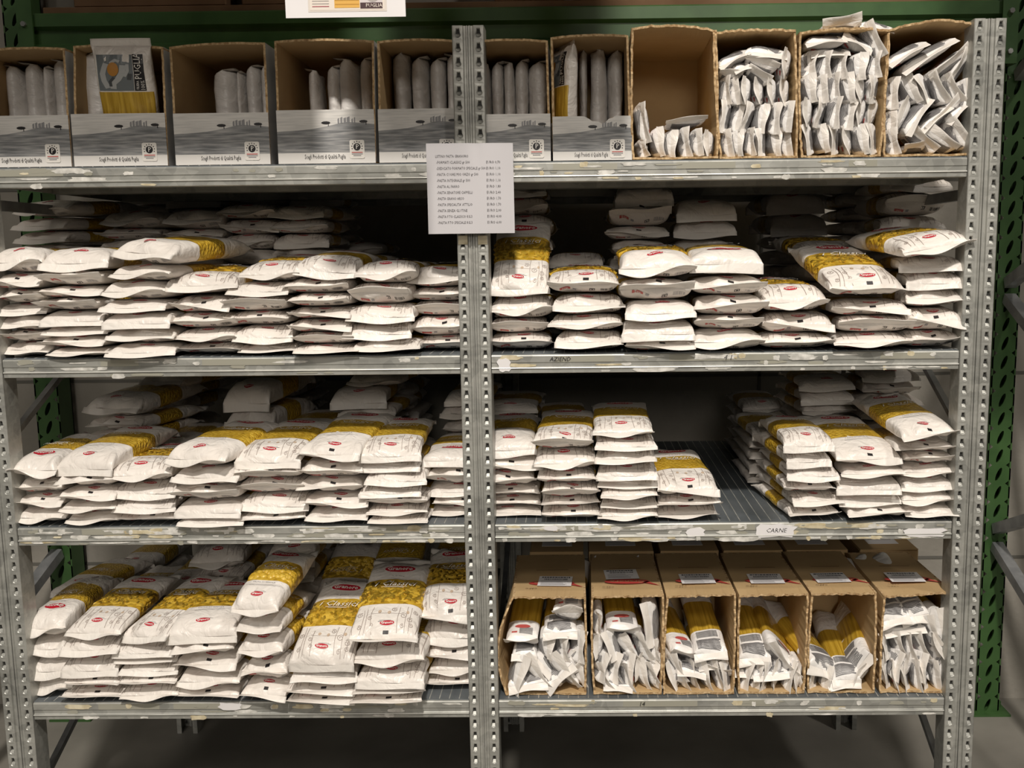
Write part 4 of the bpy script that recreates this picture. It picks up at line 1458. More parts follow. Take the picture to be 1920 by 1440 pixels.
PACKS = []
for i, fd in enumerate((62, 78, -58, 40, 70, -74, 82, -80)):
    sh = PackShape(100 + i, fd, tap=0.026 if i < 6 else 0.010)
    ys = [0, 0.002, 0.006, 0.011, 0.017, 0.025] + [0.025 + (PL - 0.05) * q / 8 for q in range(1, 8)] + [PL - 0.025, PL - 0.017, PL - 0.011, PL - 0.006, PL - 0.002, PL]
    vs, fs = [], []
    nth = 26
    for y in ys:
        for t in range(nth):
            vs.append(sh.pt(2 * pi * t / nth, y))
    for a in range(len(ys) - 1):
        for t in range(nth):
            fs.append((a * nth + t, a * nth + (t + 1) % nth, (a + 1) * nth + (t + 1) % nth, (a + 1) * nth + t))
    PACKS.append(dict(body=mk('pack_film', vs, fs, M['pack_film']), seal=pack_seal('pack_seal', sh), seal2=pack_seal('pack_seal', sh, True), label=pack_label('pack_printing', sh, i), win=pack_window('pack_window', sh)))

prng = random.Random(5)


def make_pack(Mx, label, group, var=None, full=False, win=True):
    d = PACKS[prng.randrange(6) if var is None else var]
    o = bpy.data.objects.new('spaghetti_pack', d['body'])
    COL.objects.link(o)
    o.matrix_world = Mx
    tag(o, label, 'spaghetti pack', group)
    for n, k in (('seal', 'seal'), ('label_print', 'label'), ('pasta_window', 'win'))[:3 if win else 2] + ((('seal', 'seal2'),) if full else ()):
        c = bpy.data.objects.new(n, d[k])
        COL.objects.link(c)
        c.parent = o
    return o


def pack_at(reg, x, y, ang, h, w, label, group, Yf, tilt=0.0, yaw=0.0, var=None, lim=None):
    """pack seen end on: long side of its end h, short side w (crop pixels), leaning by ang from upright"""
    p = rpix(reg, x, y, Yf)
    s = REG[reg][2]
    k = (rpix(reg, x + 100, y, Yf).x - rpix(reg, x - 100, y, Yf).x) / 200
    ca, sa = abs(cos(radians(ang))), abs(sin(radians(ang)))
    ez = (h * ca + w * sa) / 2 * k * 0.88
    ex = (h * sa + w * ca) / 2 * k * 0.72
    if lim:
        x0, x1, z0 = lim
        p.z = max(p.z, z0 + 0.006 + ez)
        if ex * 2 > x1 - x0:
            p.x = (x0 + x1) / 2
        else:
            p.x = min(max(p.x, x0 + ex), x1 - ex)
    Mx = Matrix.Translation(p) @ Matrix.Rotation(radians(yaw), 4, 'Z') @ Matrix.Rotation(radians(tilt), 4, 'X') @ Matrix.Rotation(radians(ang), 4, 'Y') @ Matrix.Diagonal((w * k / PT, 1, h * k / PH, 1))
    return make_pack(Mx, label, group, var)


# ------------------------------------------------------------------ cartons
def slab(m, A, Bc, Cc, Dc, t, nrm, nu=2, nv=2, mi=0, mo=None, me=None, jit=0.0, seed=0, bulge=0.0):
    """board between four corners (A-B is the front edge); inner face mi, outer face mo, edges me"""
    A, Bc, Cc, Dc, nrm = Vector(A), Vector(Bc), Vector(Cc), Vector(Dc), Vector(nrm)
    r = random.Random(seed)
    mo = mi if mo is None else mo
    me = mi if me is None else me
    g = []
    for j in range(nv + 1):
        for i in range(nu + 1):
            u, v = i / nu, j / nv
            p = (A * (1 - u) + Bc * u) * (1 - v) + (Dc * (1 - u) + Cc * u) * v
            p = p + nrm * bulge * 4 * u * (1 - u) * (1 - v)
            if j == 0 and jit:
                p = p + (A - Dc).normalized() * r.uniform(-jit, jit * 0.6)
                p = p + nrm * r.uniform(-jit, jit) * 0.3
            g.append(p)
    k = nu + 1
    n = len(g)
    vs = [p - nrm * t / 2 for p in g] + [p + nrm * t / 2 for p in g]
    fin, fout, fe = [], [], []
    for j in range(nv):
        for i in range(nu):
            a = j * k + i
            fin.append((a, a + k, a + k + 1, a + 1))
            fout.append((n + a, n + a + 1, n + a + k + 1, n + a + k))
    for i in range(nu):
        fe += [(i, i + 1, n + i + 1, n + i), (nv * k + i + 1, nv * k + i, n + nv * k + i, n + nv * k + i + 1)]
    for j in range(nv):
        fe += [(j * k + k, j * k, n + j * k, n + j * k + k), (j * k + nu, j * k + nu + k, n + j * k + nu + k, n + j * k + nu)]
    b = len(m.v)
    m.v += [tuple(p) for p in vs]
    for fl, q in ((fin, mi), (fout, mo), (fe, me)):
        m.f += [tuple(i + b for i in f) for f in fl]
        m.m += [q] * len(fl)


def carton(name, cat, label, group, quad, zbase, Y0=0.012, depth=0.27, outer='kraft', torn=False, seed=0, bulge=0.0, closed=False, lbulge=0.003):
    """top-closed carton lying with its open end forward; quad: front corners TL, TR, BR, BL in photo pixels"""
    TL, TR, BRc, BLc = [pix(x, y, Y0) for x, y in quad]
    BLc.z = BRc.z = zbase + 0.0012
    o = empty(name, ((BLc.x + BRc.x) / 2, Y0, zbase))
    tag(o, label, cat, group)
    org = Vector(o.location)
    Q = [v - org for v in (TL, TR, BRc, BLc)]
    K = [v + Vector((0, depth, 0)) for v in Q]
    for a, b in ((0, 3), (1, 2)):
        K[a].x = Q[a].x * 0.5 + Q[b].x * 0.5
        K[b].x = K[a].x
    K[0].z = K[1].z = (Q[0].z + Q[1].z) / 2
    t = 0.004
    mo = {'kraft': 0, 'white': 2}[outer]
    mats = [M['kraft'], M['kraft_edge'], M['white_board']]
    j = 0.0028 if torn else 0.0008
    up, lf = Vector((0, 0, 1)), Vector((1, 0, 0))
    body = MB()
    slab(body, Q[3] + up * t / 2, Q[2] + up * t / 2, K[2] + up * t / 2, K[3] + up * t / 2, t, -up, 8, 2, 0, mo, 1, j, seed + 1)
    slab(body, Q[3] + lf * t / 2, Q[0] + lf * t / 2, K[0] + lf * t / 2, K[3] + lf * t / 2, t, -lf, 26, 3, 0, mo, 1, j, seed + 2, lbulge if torn else 0)
    slab(body, Q[2] - lf * t / 2, Q[1] - lf * t / 2, K[1] - lf * t / 2, K[2] - lf * t / 2, t, lf, 26, 3, 0, mo, 1, j, seed + 3, 0.002 if torn else 0)
    slab(body, K[3], K[2], K[1], K[0], t, Vector((0, 1, 0)), 2, 2, 0, mo, 1)
    body.build('carton_body', mats, o)
    top = MB()
    slab(top, Q[0] - up * t / 2, Q[1] - up * t / 2, K[1] - up * t / 2, K[0] - up * t / 2, t, up, 26, 4, 0, mo, 1, j * 1.3, seed + 4, bulge)
    top.build('top_panel', mats, o)
    if closed:
        fr = MB()
        slab(fr, Q[3], Q[2], Q[1], Q[0], t, Vector((0, -1, 0)), 2, 2, 0, mo, 1)
        fr.build('front_panel', mats, o)
    return o, org, Q, K


def emblem(parent, x, z, y, s=1.0):
    m = MB()
    w, h, rr = 0.0135 * s, 0.0165 * s, 0.003 * s
    pts = []
    for cx, cz, a0 in ((w - rr, h - rr, 0), (-w + rr, h - rr, 90), (-w + rr, -h + rr, 180), (w - rr, -h + rr, 270)):
        for k in range(4):
            a = radians(a0 + 30 * k)
            pts.append((x + cx + rr * cos(a), y, z + cz + rr * sin(a)))
    m.poly(pts[::-1], 0)
    def disc(cx, cz, r, yy, mi, n=18):
        m.poly([(cx + r * cos(-2 * pi * i / n), yy, cz + r * sin(-2 * pi * i / n)) for i in range(n)], mi)
    zc = z + 0.004 * s
    disc(x, zc, 0.0066 * s, y - 0.0003, 1)
    v, f = text2d('P', 0.0125 * s)
    m.add([(x + a + 0.0006, y - 0.0006, zc + b) for a, b in v], f, 0)
    for i in range(9):
        a = radians(-20 + i * 27.5)
        disc(x + 0.0095 * s * cos(a), zc + 0.0095 * s * sin(a), 0.0011 * s, y - 0.0003, 1, 6)
    for k, w2 in enumerate((0.010, 0.010, 0.007)):
        m.box(x - w2 * s, x + w2 * s, y - 0.0004, y - 0.0001, z - (0.0065 + 0.0028 * k) * s, z - (0.005 + 0.0028 * k) * s, 2 if k == 0 else 3)
    m.build('quality_emblem', [M['whiteink'], M['ink'], M['redink'], M['greyink']], parent)


def printed_front(o, Q, hz, seed, torn=False):
    """the low printed front board of a display carton"""
    t = 0.004
    w = Q[2].x - Q[3].x
    x0, x1 = Q[3].x, Q[2].x
    zb = Q[3].z
    nx, nz = 24, 6
    r = random.Random(seed)
    vs, uv, fs = [], [], []
    for yy in (-t / 2, t / 2):
        for j in range(nz + 1):
            for i in range(nx + 1):
                u, v = i / nx, j / nz
                top = hz
                if torn and 0.40 < u < 0.78:
                    top = hz - 0.013 * sin((u - 0.40) / 0.38 * pi) * (0.7 + 0.5 * r.random())
                vs.append((x0 + w * u, yy - 0.001 * sin(pi * u), zb + top * v))
                uv.append((u, v * top / hz))
    k = nx + 1
    n = k * (nz + 1)
    fm = []
    for j in range(nz):
        for i in range(nx):
            a = j * k + i
            fs.append((a, a + 1, a + k + 1, a + k)); fm.append(0)
            fs.append((n + a, n + a + k, n + a + k + 1, n + a + 1)); fm.append(1)
    for i in range(nx):
        a = nz * k + i
        fs.append((a, a + 1, n + a + 1, n + a)); fm.append(2)
        fs.append((i + 1, i, n + i, n + i + 1)); fm.append(2)
    for j in range(nz):
        for c in (0, nx):
            a = j * k + c
            fs.append((a, a + k, n + a + k, n + a)); fm.append(2)
    fp = obj('front_panel', vs, fs, [M['print'], M['kraft'], M['kraft_edge']], o, fm, False, None, uv)
    y = -t / 2 - 0.0014
    emblem(fp, x0 + w * 0.815, zb + hz * 0.26, y)
    m = MB()
    v, f = text2d('Scegli Prodotti di Qualità Puglia', 0.0105)
    k2 = 0.42 * w / (max(a for a, b in v) - min(a for a, b in v))
    m.add([(x0 + w * 0.485 + a * k2, y - 0.0004, zb + hz * 0.125 + b * 1.05) for a, b in v], f, 0)
    m.build('slogan', M['ink'], fp)
    # far houses and trees on the crest
    m = MB()
    for i, (u, wd, h) in enumerate(((0.635, 0.018, 0.10), (0.665, 0.022, 0.12), (0.70, 0.026, 0.11), (0.735, 0.03, 0.125), (0.775, 0.014, 0.09), (0.80, 0.012, 0.115))):
        bz = zb + hz * 0.745
        m.add([(x0 + w * (u - wd / 2), y, bz), (x0 + w * (u + wd / 2), y, bz), (x0 + w * (u + wd / 2), y, bz + hz * h), (x0 + w * (u - wd / 2), y, bz + hz * (h - 0.02))], [(0, 1, 2, 3)], 0)
    for u, s in ((0.505, 1.0), (0.89, 0.9)):
        bz = zb + hz * (0.735 + (u > 0.7) * 0.02)
        m.poly([(x0 + w * u + 0.0085 * s * cos(-q * 0.7) , y, bz + 0.0028 * s * sin(-q * 0.7) + 0.002) for q in range(9)], 1)
        m.box(x0 + w * u + 0.004, x0 + w * u + 0.0052, y, y + 0.0002, bz - 0.004, bz + 0.001, 1)
    m.build('skyline_print', [M['greyprint'], M['ink']], fp)
    return fp


def stand_pack(x0, x1, top, Yp, label, group, yaw=0.0, dpt=0.085, zb=None, full=True):
    a, b = pix(x0, (top + 215) / 2, Yp), pix(x1, (top + 215) / 2, Yp)
    zt = pix((x0 + x1) / 2, top, Yp).z
    zb = SHELF_TOP[1] + 0.0055 if zb is None else zb
    Ln = zt - zb - 0.012
    Mx = Matrix.Translation(((a.x + b.x) / 2, Yp + dpt / 2, zb)) @ Matrix.Rotation(radians(yaw), 4, 'Z') @ Matrix.Rotation(radians(90), 4, 'X') @ Matrix.Diagonal(((b.x - a.x) / PT, Ln / PL, dpt / PH, 1))
    Mx = Mx @ Matrix.Translation((0, 0.0125, 0))
    return make_pack(Mx, label, group, prng.choice((6, 7)), full, False)


S1 = SHELF_TOP[1]
PRINTED = [
    ('printed display carton at the far left end of the top shelf, three packs inside', [(-50, 95), (121, 90), (136, 316), (-42, 320)], 218),
    ('printed display carton with a hands picture pack leaning in front', [(137, 86), (306, 88), (316, 311), (141, 314)], 214),
    ('printed display carton, half empty, third from the left end', [(317, 88), (497, 80), (508, 306), (331, 311)], 213),
    ('printed display carton, fourth from the left end, with two leaning packs inside', [(514, 77), (701, 76), (705, 304), (523, 306)], 207),
    ('printed display carton left of the central post, behind the price list', [(707, 77), (866, 76), (868, 302), (712, 304)], 205),
    ('printed display carton right of the central post with five dark packs', [(884, 77), (1027, 76), (1033, 301), (890, 302)], 215),
    ('printed display carton with a torn front edge, beside the tall brown carton', [(1032, 70), (1178, 66), (1185, 298), (1037, 300)], 219)]
PK = [
    [(4, 37, 121, 0), (38, 74, 117, 4), (76, 93, 124, 0), (93, 128, 111, 2)],
    [(142, 196, 97, 3)],
    [(394, 438, 128, -2), (440, 453, 132, 0), (455, 483, 121, 2), (486, 505, 121, 0)],
    [(573, 596, 128, 3), (609, 635, 122, 0), (637, 672, 108, -12), (674, 700, 108, -6)],
    [(732, 765, 97, 2), (769, 800, 106, -2), (803, 832, 108, 2), (836, 858, 101, 0)],
    [(905, 918, 116, 0), (920, 942, 115, 0), (943, 964, 114, 1), (965, 989, 111, -1), (990, 1024, 113, 2)],
    [(1086, 1101, 92, 0), (1108, 1139, 91, -3), (1141, 1168, 92, 2)]]
CW = ['leftmost printed carton', 'second printed carton from left end', 'third printed carton from left end', 'fourth printed carton from left end', 'printed carton left of central post', 'printed carton right of central post', 'torn printed carton']
for i, (lb, quad, ft) in enumerate(PRINTED):
    o, org, Q, K = carton('display_carton', 'carton', lb, 'printed display cartons', quad, S1, 0.012, 0.26, 'white', False, 30 + i * 10, 0.004)
    hz = pix((quad[2][0] + quad[3][0]) / 2, ft, 0.01).z - S1
    printed_front(o, Q, hz, i, i == 6)
    for k, (xa, xb, tp, yw) in enumerate(PK[i]):
        Yp = 0.10 if i in (0, 2, 3, 4) else (0.05 if i in (1,) else 0.12)
        stand_pack(xa, xb, tp, Yp, 'white pasta pack standing %s from left inside the %s' % (ORDN[k], CW[i]), 'packs standing in the printed cartons', yw)

# the pack with the hands picture, and one like it turned sideways
def picture_pack(x0, x1, top, Yp, label, yaw, lean, wreal=None):
    sh = Shape(77, 0.5, 0.5, -10, 14, 0.002, W=0.118, L=0.205, T=0.032)
    a, b = pix(x0, 150, Yp), pix(x1, 150, Yp)
    zt = pix((x0 + x1) / 2, top, Yp).z
    zb = S1 + 0.006
    o = place('pasta_bag', tube_mesh('bag_film', sh, M['film']))
    Mx = Matrix.Translation(((a.x + b.x) / 2, Yp + 0.02, zb)) @ Matrix.Rotation(radians(yaw), 4, 'Z') @ Matrix.Rotation(radians(90 - lean), 4, 'X')
    Mx = Mx @ Matrix.Diagonal(((wreal or (b.x - a.x)) / sh.W, (zt - zb - 0.02) / sh.L, 1, 1)) @ Matrix.Translation((0, 0.013, 0))
    o.matrix_world = Mx
    tag(o, label, 'pasta bag', 'picture packs in the printed cartons')
    for back in (False, True):
        place('seal', seal_mesh('bag_seal', sh, back), o)
    # window over the lower half
    nth, ny = 40, 12
    vs, fs = [], []
    for q in range(ny + 1):
        for i in range(nth + 1):
            vs.append(sh.pt(radians(22) + radians(132) * i / nth, 0.060 + 0.066 * q / ny, 0.0004))
    for q in range(ny):
        for i in range(nth):
            k = q * (nth + 1) + i
            fs.append((k, k + 1, k + nth + 2, k + nth + 1))
    place('pasta_window', mk('bag_window', vs, fs, M['spaghetti']), o)
    p = Print(lambda x, y, off=0.0006: sh.top(x, 0.128 + (y - 0.093) * 0.71, off))
    # photograph panel, two open hands around a lump of pasta, dark strip with upright lettering
    nx = 10
    pts = [(-0.048 + 0.068 * i / nx, 0.093 + 0.088 * k / 4) for k in range(5) for i in range(nx + 1)]
    p.add(pts, [(k * (nx + 1) + i, k * (nx + 1) + i + 1, (k + 1) * (nx + 1) + i + 1, (k + 1) * (nx + 1) + i) for k in range(4) for i in range(nx)], 0, 0.0005)
    def limb(ps, w, mi, off):
        p.line(ps, w, mi, off)
    limb([(-0.030, 0.100), (-0.036, 0.118), (-0.038, 0.135), (-0.034, 0.150), (-0.030, 0.160)], 0.011, 2, 0.0009)
    limb([(-0.020, 0.098), (-0.018, 0.112), (-0.008, 0.122), (0.000, 0.138), (0.002, 0.156)], 0.012, 2, 0.0009)
    limb([(0.004, 0.128), (0.010, 0.142), (0.010, 0.158)], 0.006, 2, 0.0011)
    limb([(-0.024, 0.104), (-0.024, 0.116), (-0.016, 0.126)], 0.006, 3, 0.0012)
    limb([(0.012, 0.12), (0.014, 0.135)], 0.008, 3, 0.0008)
    limb([(-0.022, 0.160), (-0.012, 0.168), (-0.004, 0.164)], 0.007, 2, 0.0012)
    v, f = ellipse(-0.017, 0.146, 0.011, 0.017, 14)
    p.add(v, f, 4, 0.0013)
    p.add([(0.021 + 0.021 * i / 4, yy) for yy in (0.093, 0.115, 0.137, 0.159, 0.182) for i in range(5)], [(k * 5 + i, k * 5 + i + 1, k * 5 + i + 6, k * 5 + i + 5) for k in range(4) for i in range(4)], 1, 0.0006)
    def up(s, x, y, size):
        v, q = text2d(s, size)
        p.add([(x - b2, y + a2) for a2, b2 in v], q, 5, 0.0012)
    up('PUGLIA', 0.030, 0.153, 0.0190)
    up('100%', 0.037, 0.106, 0.0115)
    up('FILIERA', 0.0275, 0.107, 0.0065)
    place('label_print', p.mesh('bag_printing', [mat('photo_panel', (0.16, 0.18, 0.19), 0.4), M['ink'], mat('photo_hand', (0.42, 0.43, 0.43), 0.5), mat('photo_shade', (0.06, 0.065, 0.07), 0.5), mat('photo_pasta', (0.45, 0.2, 0.03), 0.5), M['whiteink']]), o)
    return o


picture_pack(196, 304, 78, 0.053, 'pasta pack with hands picture and upright PUGLIA lettering, facing out of its carton', 3, -14)
picture_pack(1052, 1082, 78, 0.05, 'pasta pack with dark PUGLIA strip turned sideways in the torn carton', -64, 2, 0.085)

# ---- brown cartons of spaghetti on the top shelf
TOPC = [('tall brown open carton, almost empty, beside the torn printed carton', [(1184, 52), (1344, 57), (1347, 296), (1186, 298)], 0.008),
        ('brown open carton packed with white spaghetti packs, right of the almost empty carton', [(1337, 60), (1492, 56), (1496, 292), (1350, 294)], 0.004),
        ('brown open carton with spaghetti packs heaped over its top', [(1499, 60), (1670, 56), (1651, 290), (1502, 291)], 0.006),
        ('brown open carton with slanting spaghetti packs beside the end post', [(1665, 57), (1831, 43), (1822, 283), (1657, 287)], 0.012)]
for i, (lb, quad, bg) in enumerate(TOPC):
    carton('spaghetti_carton', 'carton', lb, 'brown spaghetti cartons', quad, S1, 0.008, 0.27, 'kraft', True, 200 + i * 10, bg)

BOTC = [('brown spaghetti carton first right of central post on the bottom shelf', [(961, 1119), (1098, 1119), (1099, 1315), (949, 1313)]),
        ('brown spaghetti carton second right of central post with bare red badge on top', [(1109, 1119), (1245, 1115), (1240, 1320), (1113, 1319)]),
        ('brown spaghetti carton third right of central post on the bottom shelf', [(1250, 1118), (1380, 1113), (1376, 1317), (1244, 1319)]),
        ('brown spaghetti carton fourth right of central post on the bottom shelf', [(1386, 1116), (1516, 1113), (1508, 1319), (1384, 1321)]),
        ('brown spaghetti carton, nearly empty, fifth right of central post', [(1522, 1113), (1644, 1111), (1639, 1316), (1514, 1319)]),
        ('brown spaghetti carton beside the end post on the bottom shelf', [(1658, 1118), (1788, 1110), (1780, 1316), (1649, 1316)])]
S4 = SHELF_TOP[4]
for i, (lb, quad) in enumerate(BOTC):
    o, org, Q, K = carton('spaghetti_carton', 'carton', lb, 'brown spaghetti cartons', quad, S4, 0.016, 0.262, 'kraft', True, 300 + i * 10, 0.0, lbulge=0.024 if i == 0 else 0.003)
    zt = max(Q[0].z, Q[1].z) + 0.0012
    x0, x1 = Q[0].x, Q[1].x
    w = x1 - x0
    tp = bpy.data.objects[[c for c in o.children if c.name.startswith('top_panel')][0].name]
    # printed badge and small writing on the top
    m = MB()
    cx, cy = x0 + w * 0.52, 0.075
    v, f = ellipse(cx, cy, 0.046, 0.014, 24, (1.0,))
    m.add([(a, b, zt) for a, b in v], f, 0)
    m.poly([(cx + 0.030, cy - 0.006, zt), (cx + 0.055, cy - 0.020, zt), (cx + 0.064, cy - 0.024, zt), (cx + 0.050, cy - 0.010, zt), (cx + 0.040, cy + 0.002, zt)], 0)
    v, f = text2d(BRAND, 0.022)
    k2 = 0.07 / (max(a for a, b in v) - min(a for a, b in v))
    m.add([(cx - a * k2, cy - b * k2, zt + 0.0004) for a, b in v], f, 1)
    v, f = text2d('CAPO', 0.009)
    m.add([(x0 + w * 0.24 - a, 0.045 - b, zt) for a, b in v], f, 2)
    m.box(x0 + w * 0.28, x0 + w * 0.75, 0.155, 0.1565, zt - 0.0002, zt, 2)
    m.build('printed_badge', [mat('faded_red', (0.5, 0.06, 0.05), 0.6), M['kraft'], M['dark_kraft']], tp)
    # address label with bars
    ly = 0.088 if i == 1 else 0.055
    lx = x0 + w * (0.56, 0.46, 0.52, 0.5, 0.47, 0.5)[i]
    m = MB()
    lw, lh = 0.068, 0.058
    yaw = radians((-3, 4, 2, 0, 3, 0)[i])
    def L(a, b, dz):
        return (lx + a * cos(yaw) - b * sin(yaw), ly + a * sin(yaw) + b * cos(yaw), zt + dz)
    def R_(a0, a1, b0, b1, dz, mi):
        m.poly([L(a0, b0, dz), L(a1, b0, dz), L(a1, b1, dz), L(a0, b1, dz)], mi)
    lr = random.Random(50 + i)
    R_(-lw / 2, lw / 2, 0, lh, 0.0008, 0)
    x = -lw * 0.34
    while x < lw * 0.36:
        bw = lr.choice((0.0006, 0.001, 0.0016))
        R_(x, x + bw, lh * 0.60, lh * 0.74, 0.0011, 1)
        x += bw + lr.choice((0.0007, 0.0012))
    x = -lw * 0.42
    while x < lw * 0.4:
        bw = lr.uniform(0.002, 0.006)
        R_(x, x + bw, lh * 0.82, lh * 0.92, 0.0011, 1)
        x += bw + 0.0012
    for yy in (0.46, 0.36, 0.26, 0.17, 0.09):
        R_(-lw * 0.42, lw * lr.uniform(0.1, 0.42), lh * yy, lh * (yy + 0.035), 0.0011, 2)
    m.build('address_label', [M['paper'], M['ink'], M['greyink']], tp)

for i, (xa, xb) in enumerate(((993, 1094), (1104, 1226), (1238, 1348), (1356, 1468), (1474, 1590), (1612, 1722))):
    a, b = pix(xa, 1040, 0.295), pix(xb, 1040, 0.295)
    o = empty('spaghetti_carton', ((a.x + b.x) / 2, 0.295, S4))
    tag(o, 'closed brown rear carton behind the %s front carton right of central post' % ORDN[i], 'carton', 'rear row of brown cartons')
    w = b.x - a.x
    h = pix(1300, 1034, 0.295).z - S4
    m = MB().bbox(-w / 2, w / 2, 0, 0.262, 0.001, h, 0.002)
    m.build('carton_body', M['kraft'], o)
    m = MB().box(-w / 2 + 0.001, w / 2 - 0.001, -0.001, 0.1305, h, h + 0.0018)
    m.box(-w / 2 + 0.001, w / 2 - 0.001, 0.1315, 0.261, h, h + 0.0018)
    m.build('top_flap', M['kraft'], o)
    m = MB().box(-0.034, 0.034, 0.04, 0.098, h + 0.0018, h + 0.0022)
    for q in range(16):
        m.box(-0.026 + q * 0.0033, -0.026 + q * 0.0033 + 0.0015, 0.07, 0.082, h + 0.0022, h + 0.0024, 1)
    m.build('address_label', [M['paper'], M['ink']], o)

for i in range(6):  # unseen cartons added to keep light off the wall behind
    xa = -0.87 + i * 0.285 + (0.004 if i > 2 else 0)
    o = empty('light_block_carton', (xa + 0.135, 0.31, S1))
    tag(o, 'brown carton added to block light behind the %s of the top shelf cartons' % ('first pair', 'second pair', 'third pair', 'fourth pair', 'fifth pair', 'sixth pair')[i], 'carton', 'unseen cartons added behind the top shelf row')
    MB().bbox(-0.1418, 0.1418, 0, 0.46, 0.0012, 0.203, 0.003).build('carton_body', M['kraft'], o)
    MB().box(-0.1405, 0.1405, 0.002, 0.229, 0.203, 0.206).box(-0.1405, 0.1405, 0.231, 0.458, 0.203, 0.206).build('top_flap', M['kraft'], o)

# ---- packs in the brown cartons
# rows: (centre y, first x, last x, how many, lean, end height); loose: (x, y, lean, height, width[, tilt, yaw])
FILL = [
    ('t', 'almost empty top carton', 0.022, [('lowest row', 1075, 925, 1325, 5, -3, 205)], [(812, 1115, -14, 130, 90), (818, 925, -9, 285, 105), (1150, 912, 84, 300, 62)]),
    ('t', 'packed top carton', 0.020, [('lowest row', 1072, 1430, 1905, 6, -6, 205), ('second row', 880, 1425, 1900, 6, 11, 225), ('third row', 680, 1405, 1890, 6, -8, 205)],
     [(1465, 440, 62, 240, 100), (1745, 390, 94, 300, 110), (1715, 480, 106, 250, 85), (1560, 500, 70, 120, 85), (1480, 560, 95, 170, 70), (1690, 570, 118, 190, 85), (1900, 480, 4, 220, 85)]),
    ('u', 'heaped top carton', 0.018, [('lowest row', 1045, 305, 795, 6, -11, 215), ('second row', 850, 300, 800, 6, 5, 220), ('third row', 665, 295, 800, 6, -7, 210), ('fourth row', 490, 300, 795, 5, 2, 190)],
     [(430, 305, 84, 290, 105), (465, 388, 87, 280, 85), (560, 185, 80, 285, 115), (818, 196, 98, 245, 88), (680, 310, 118, 240, 105), (800, 300, -26, 270, 90)]),
    ('u', 'slanting top carton beside end post', 0.020, [],
     [(925, 1065, -12, 190, 90), (1150, 1050, -48, 260, 90), (1290, 1050, -55, 280, 95), (1440, 1010, -38, 260, 95), (1105, 1105, 80, 160, 70), (915, 920, -4, 170, 90), (1010, 875, 20, 280, 95), (1115, 875, 32, 300, 95), (1245, 890, 50, 270, 85), (1325, 860, 44, 330, 90), (1440, 830, 45, 240, 90),
      (925, 700, 2, 230, 95), (1060, 670, -26, 230, 95), (1180, 665, -28, 240, 95), (1270, 660, -30, 260, 95), (1385, 675, -34, 250, 95), (1500, 700, -6, 210, 90), (1040, 400, 60, 310, 95), (1200, 415, 58, 440, 95), (1370, 480, 50, 360, 90), (1470, 500, 28, 270, 90)]),
    ('k', 'first bottom carton', 0.026, [],
     [(385, 668, 88, 200, 78, 16, -4), (670, 490, 88, 180, 125, 4, -4), (622, 602, 88, 200, 82, 4, 0), (535, 695, 2, 150, 88), (632, 705, -4, 155, 88), (738, 690, 6, 200, 92), (405, 740, 96, 150, 85), (335, 880, 16, 240, 88), (470, 868, -36, 250, 88), (548, 826, -42, 220, 85), (640, 850, -38, 260, 88), (742, 830, -15, 230, 88), (425, 972, 82, 230, 88), (610, 950, 44, 230, 92), (712, 965, 52, 220, 92)]),
    ('k', 'second bottom carton', 0.028, [('second row', 820, 862, 1212, 5, 12, 185), ('lowest row', 945, 868, 1205, 5, -20, 190)],
     [(1010, 605, 90, 200, 92, 12, 3), (850, 560, 2, 150, 62, 10, 0), (1190, 560, -8, 290, 100, 4, 0), (855, 690, 2, 150, 76), (945, 685, -20, 190, 84), (1030, 705, -34, 180, 84), (1125, 700, -26, 190, 84), (1212, 712, -6, 130, 76), (980, 1012, 96, 170, 62)]),
    ('k', 'third bottom carton', 0.030, [('lowest row', 955, 1298, 1645, 6, -12, 185)],
     [(1385, 745, 104, 175, 90, 14, 12), (1545, 730, 86, 195, 95, 15, 3), (1525, 800, 84, 165, 66, 6, 0), (1315, 830, -24, 190, 84), (1430, 850, 100, 170, 62), (1595, 845, 104, 180, 70)]),
    ('l', 'fourth bottom carton', 0.030, [('lowest row', 975, 185, 520, 6, 8, 190)],
     [(245, 760, 88, 190, 110, 15, 2), (235, 848, 96, 210, 70, 4, 0), (345, 862, 84, 210, 62, 4, 0), (415, 790, -36, 300, 95, 8, 0), (510, 870, -20, 200, 80)]),
    ('l', 'fifth bottom carton', 0.030, [],
     [(672, 830, 116, 220, 110, 12, 14), (810, 890, 88, 170, 105, 10, -2), (892, 870, 30, 250, 105, 10, -8), (612, 965, 2, 190, 82), (676, 995, 12, 150, 66), (790, 975, 84, 190, 80), (908, 985, 28, 160, 85)]),
    ('l', 'end bottom carton', 0.028, [('third row', 690, 1045, 1410, 6, -20, 185), ('second row', 815, 1042, 1412, 6, 8, 185), ('lowest row', 955, 1055, 1405, 7, -15, 195)],
     [(1105, 520, 78, 175, 110, 10, 4), (1228, 500, 80, 165, 110, 10, 2), (1165, 590, 82, 240, 62, 4, 0), (1385, 580, -14, 240, 95), (1325, 600, -20, 200, 80)])]
CAP = ['top of heap', 'loose']
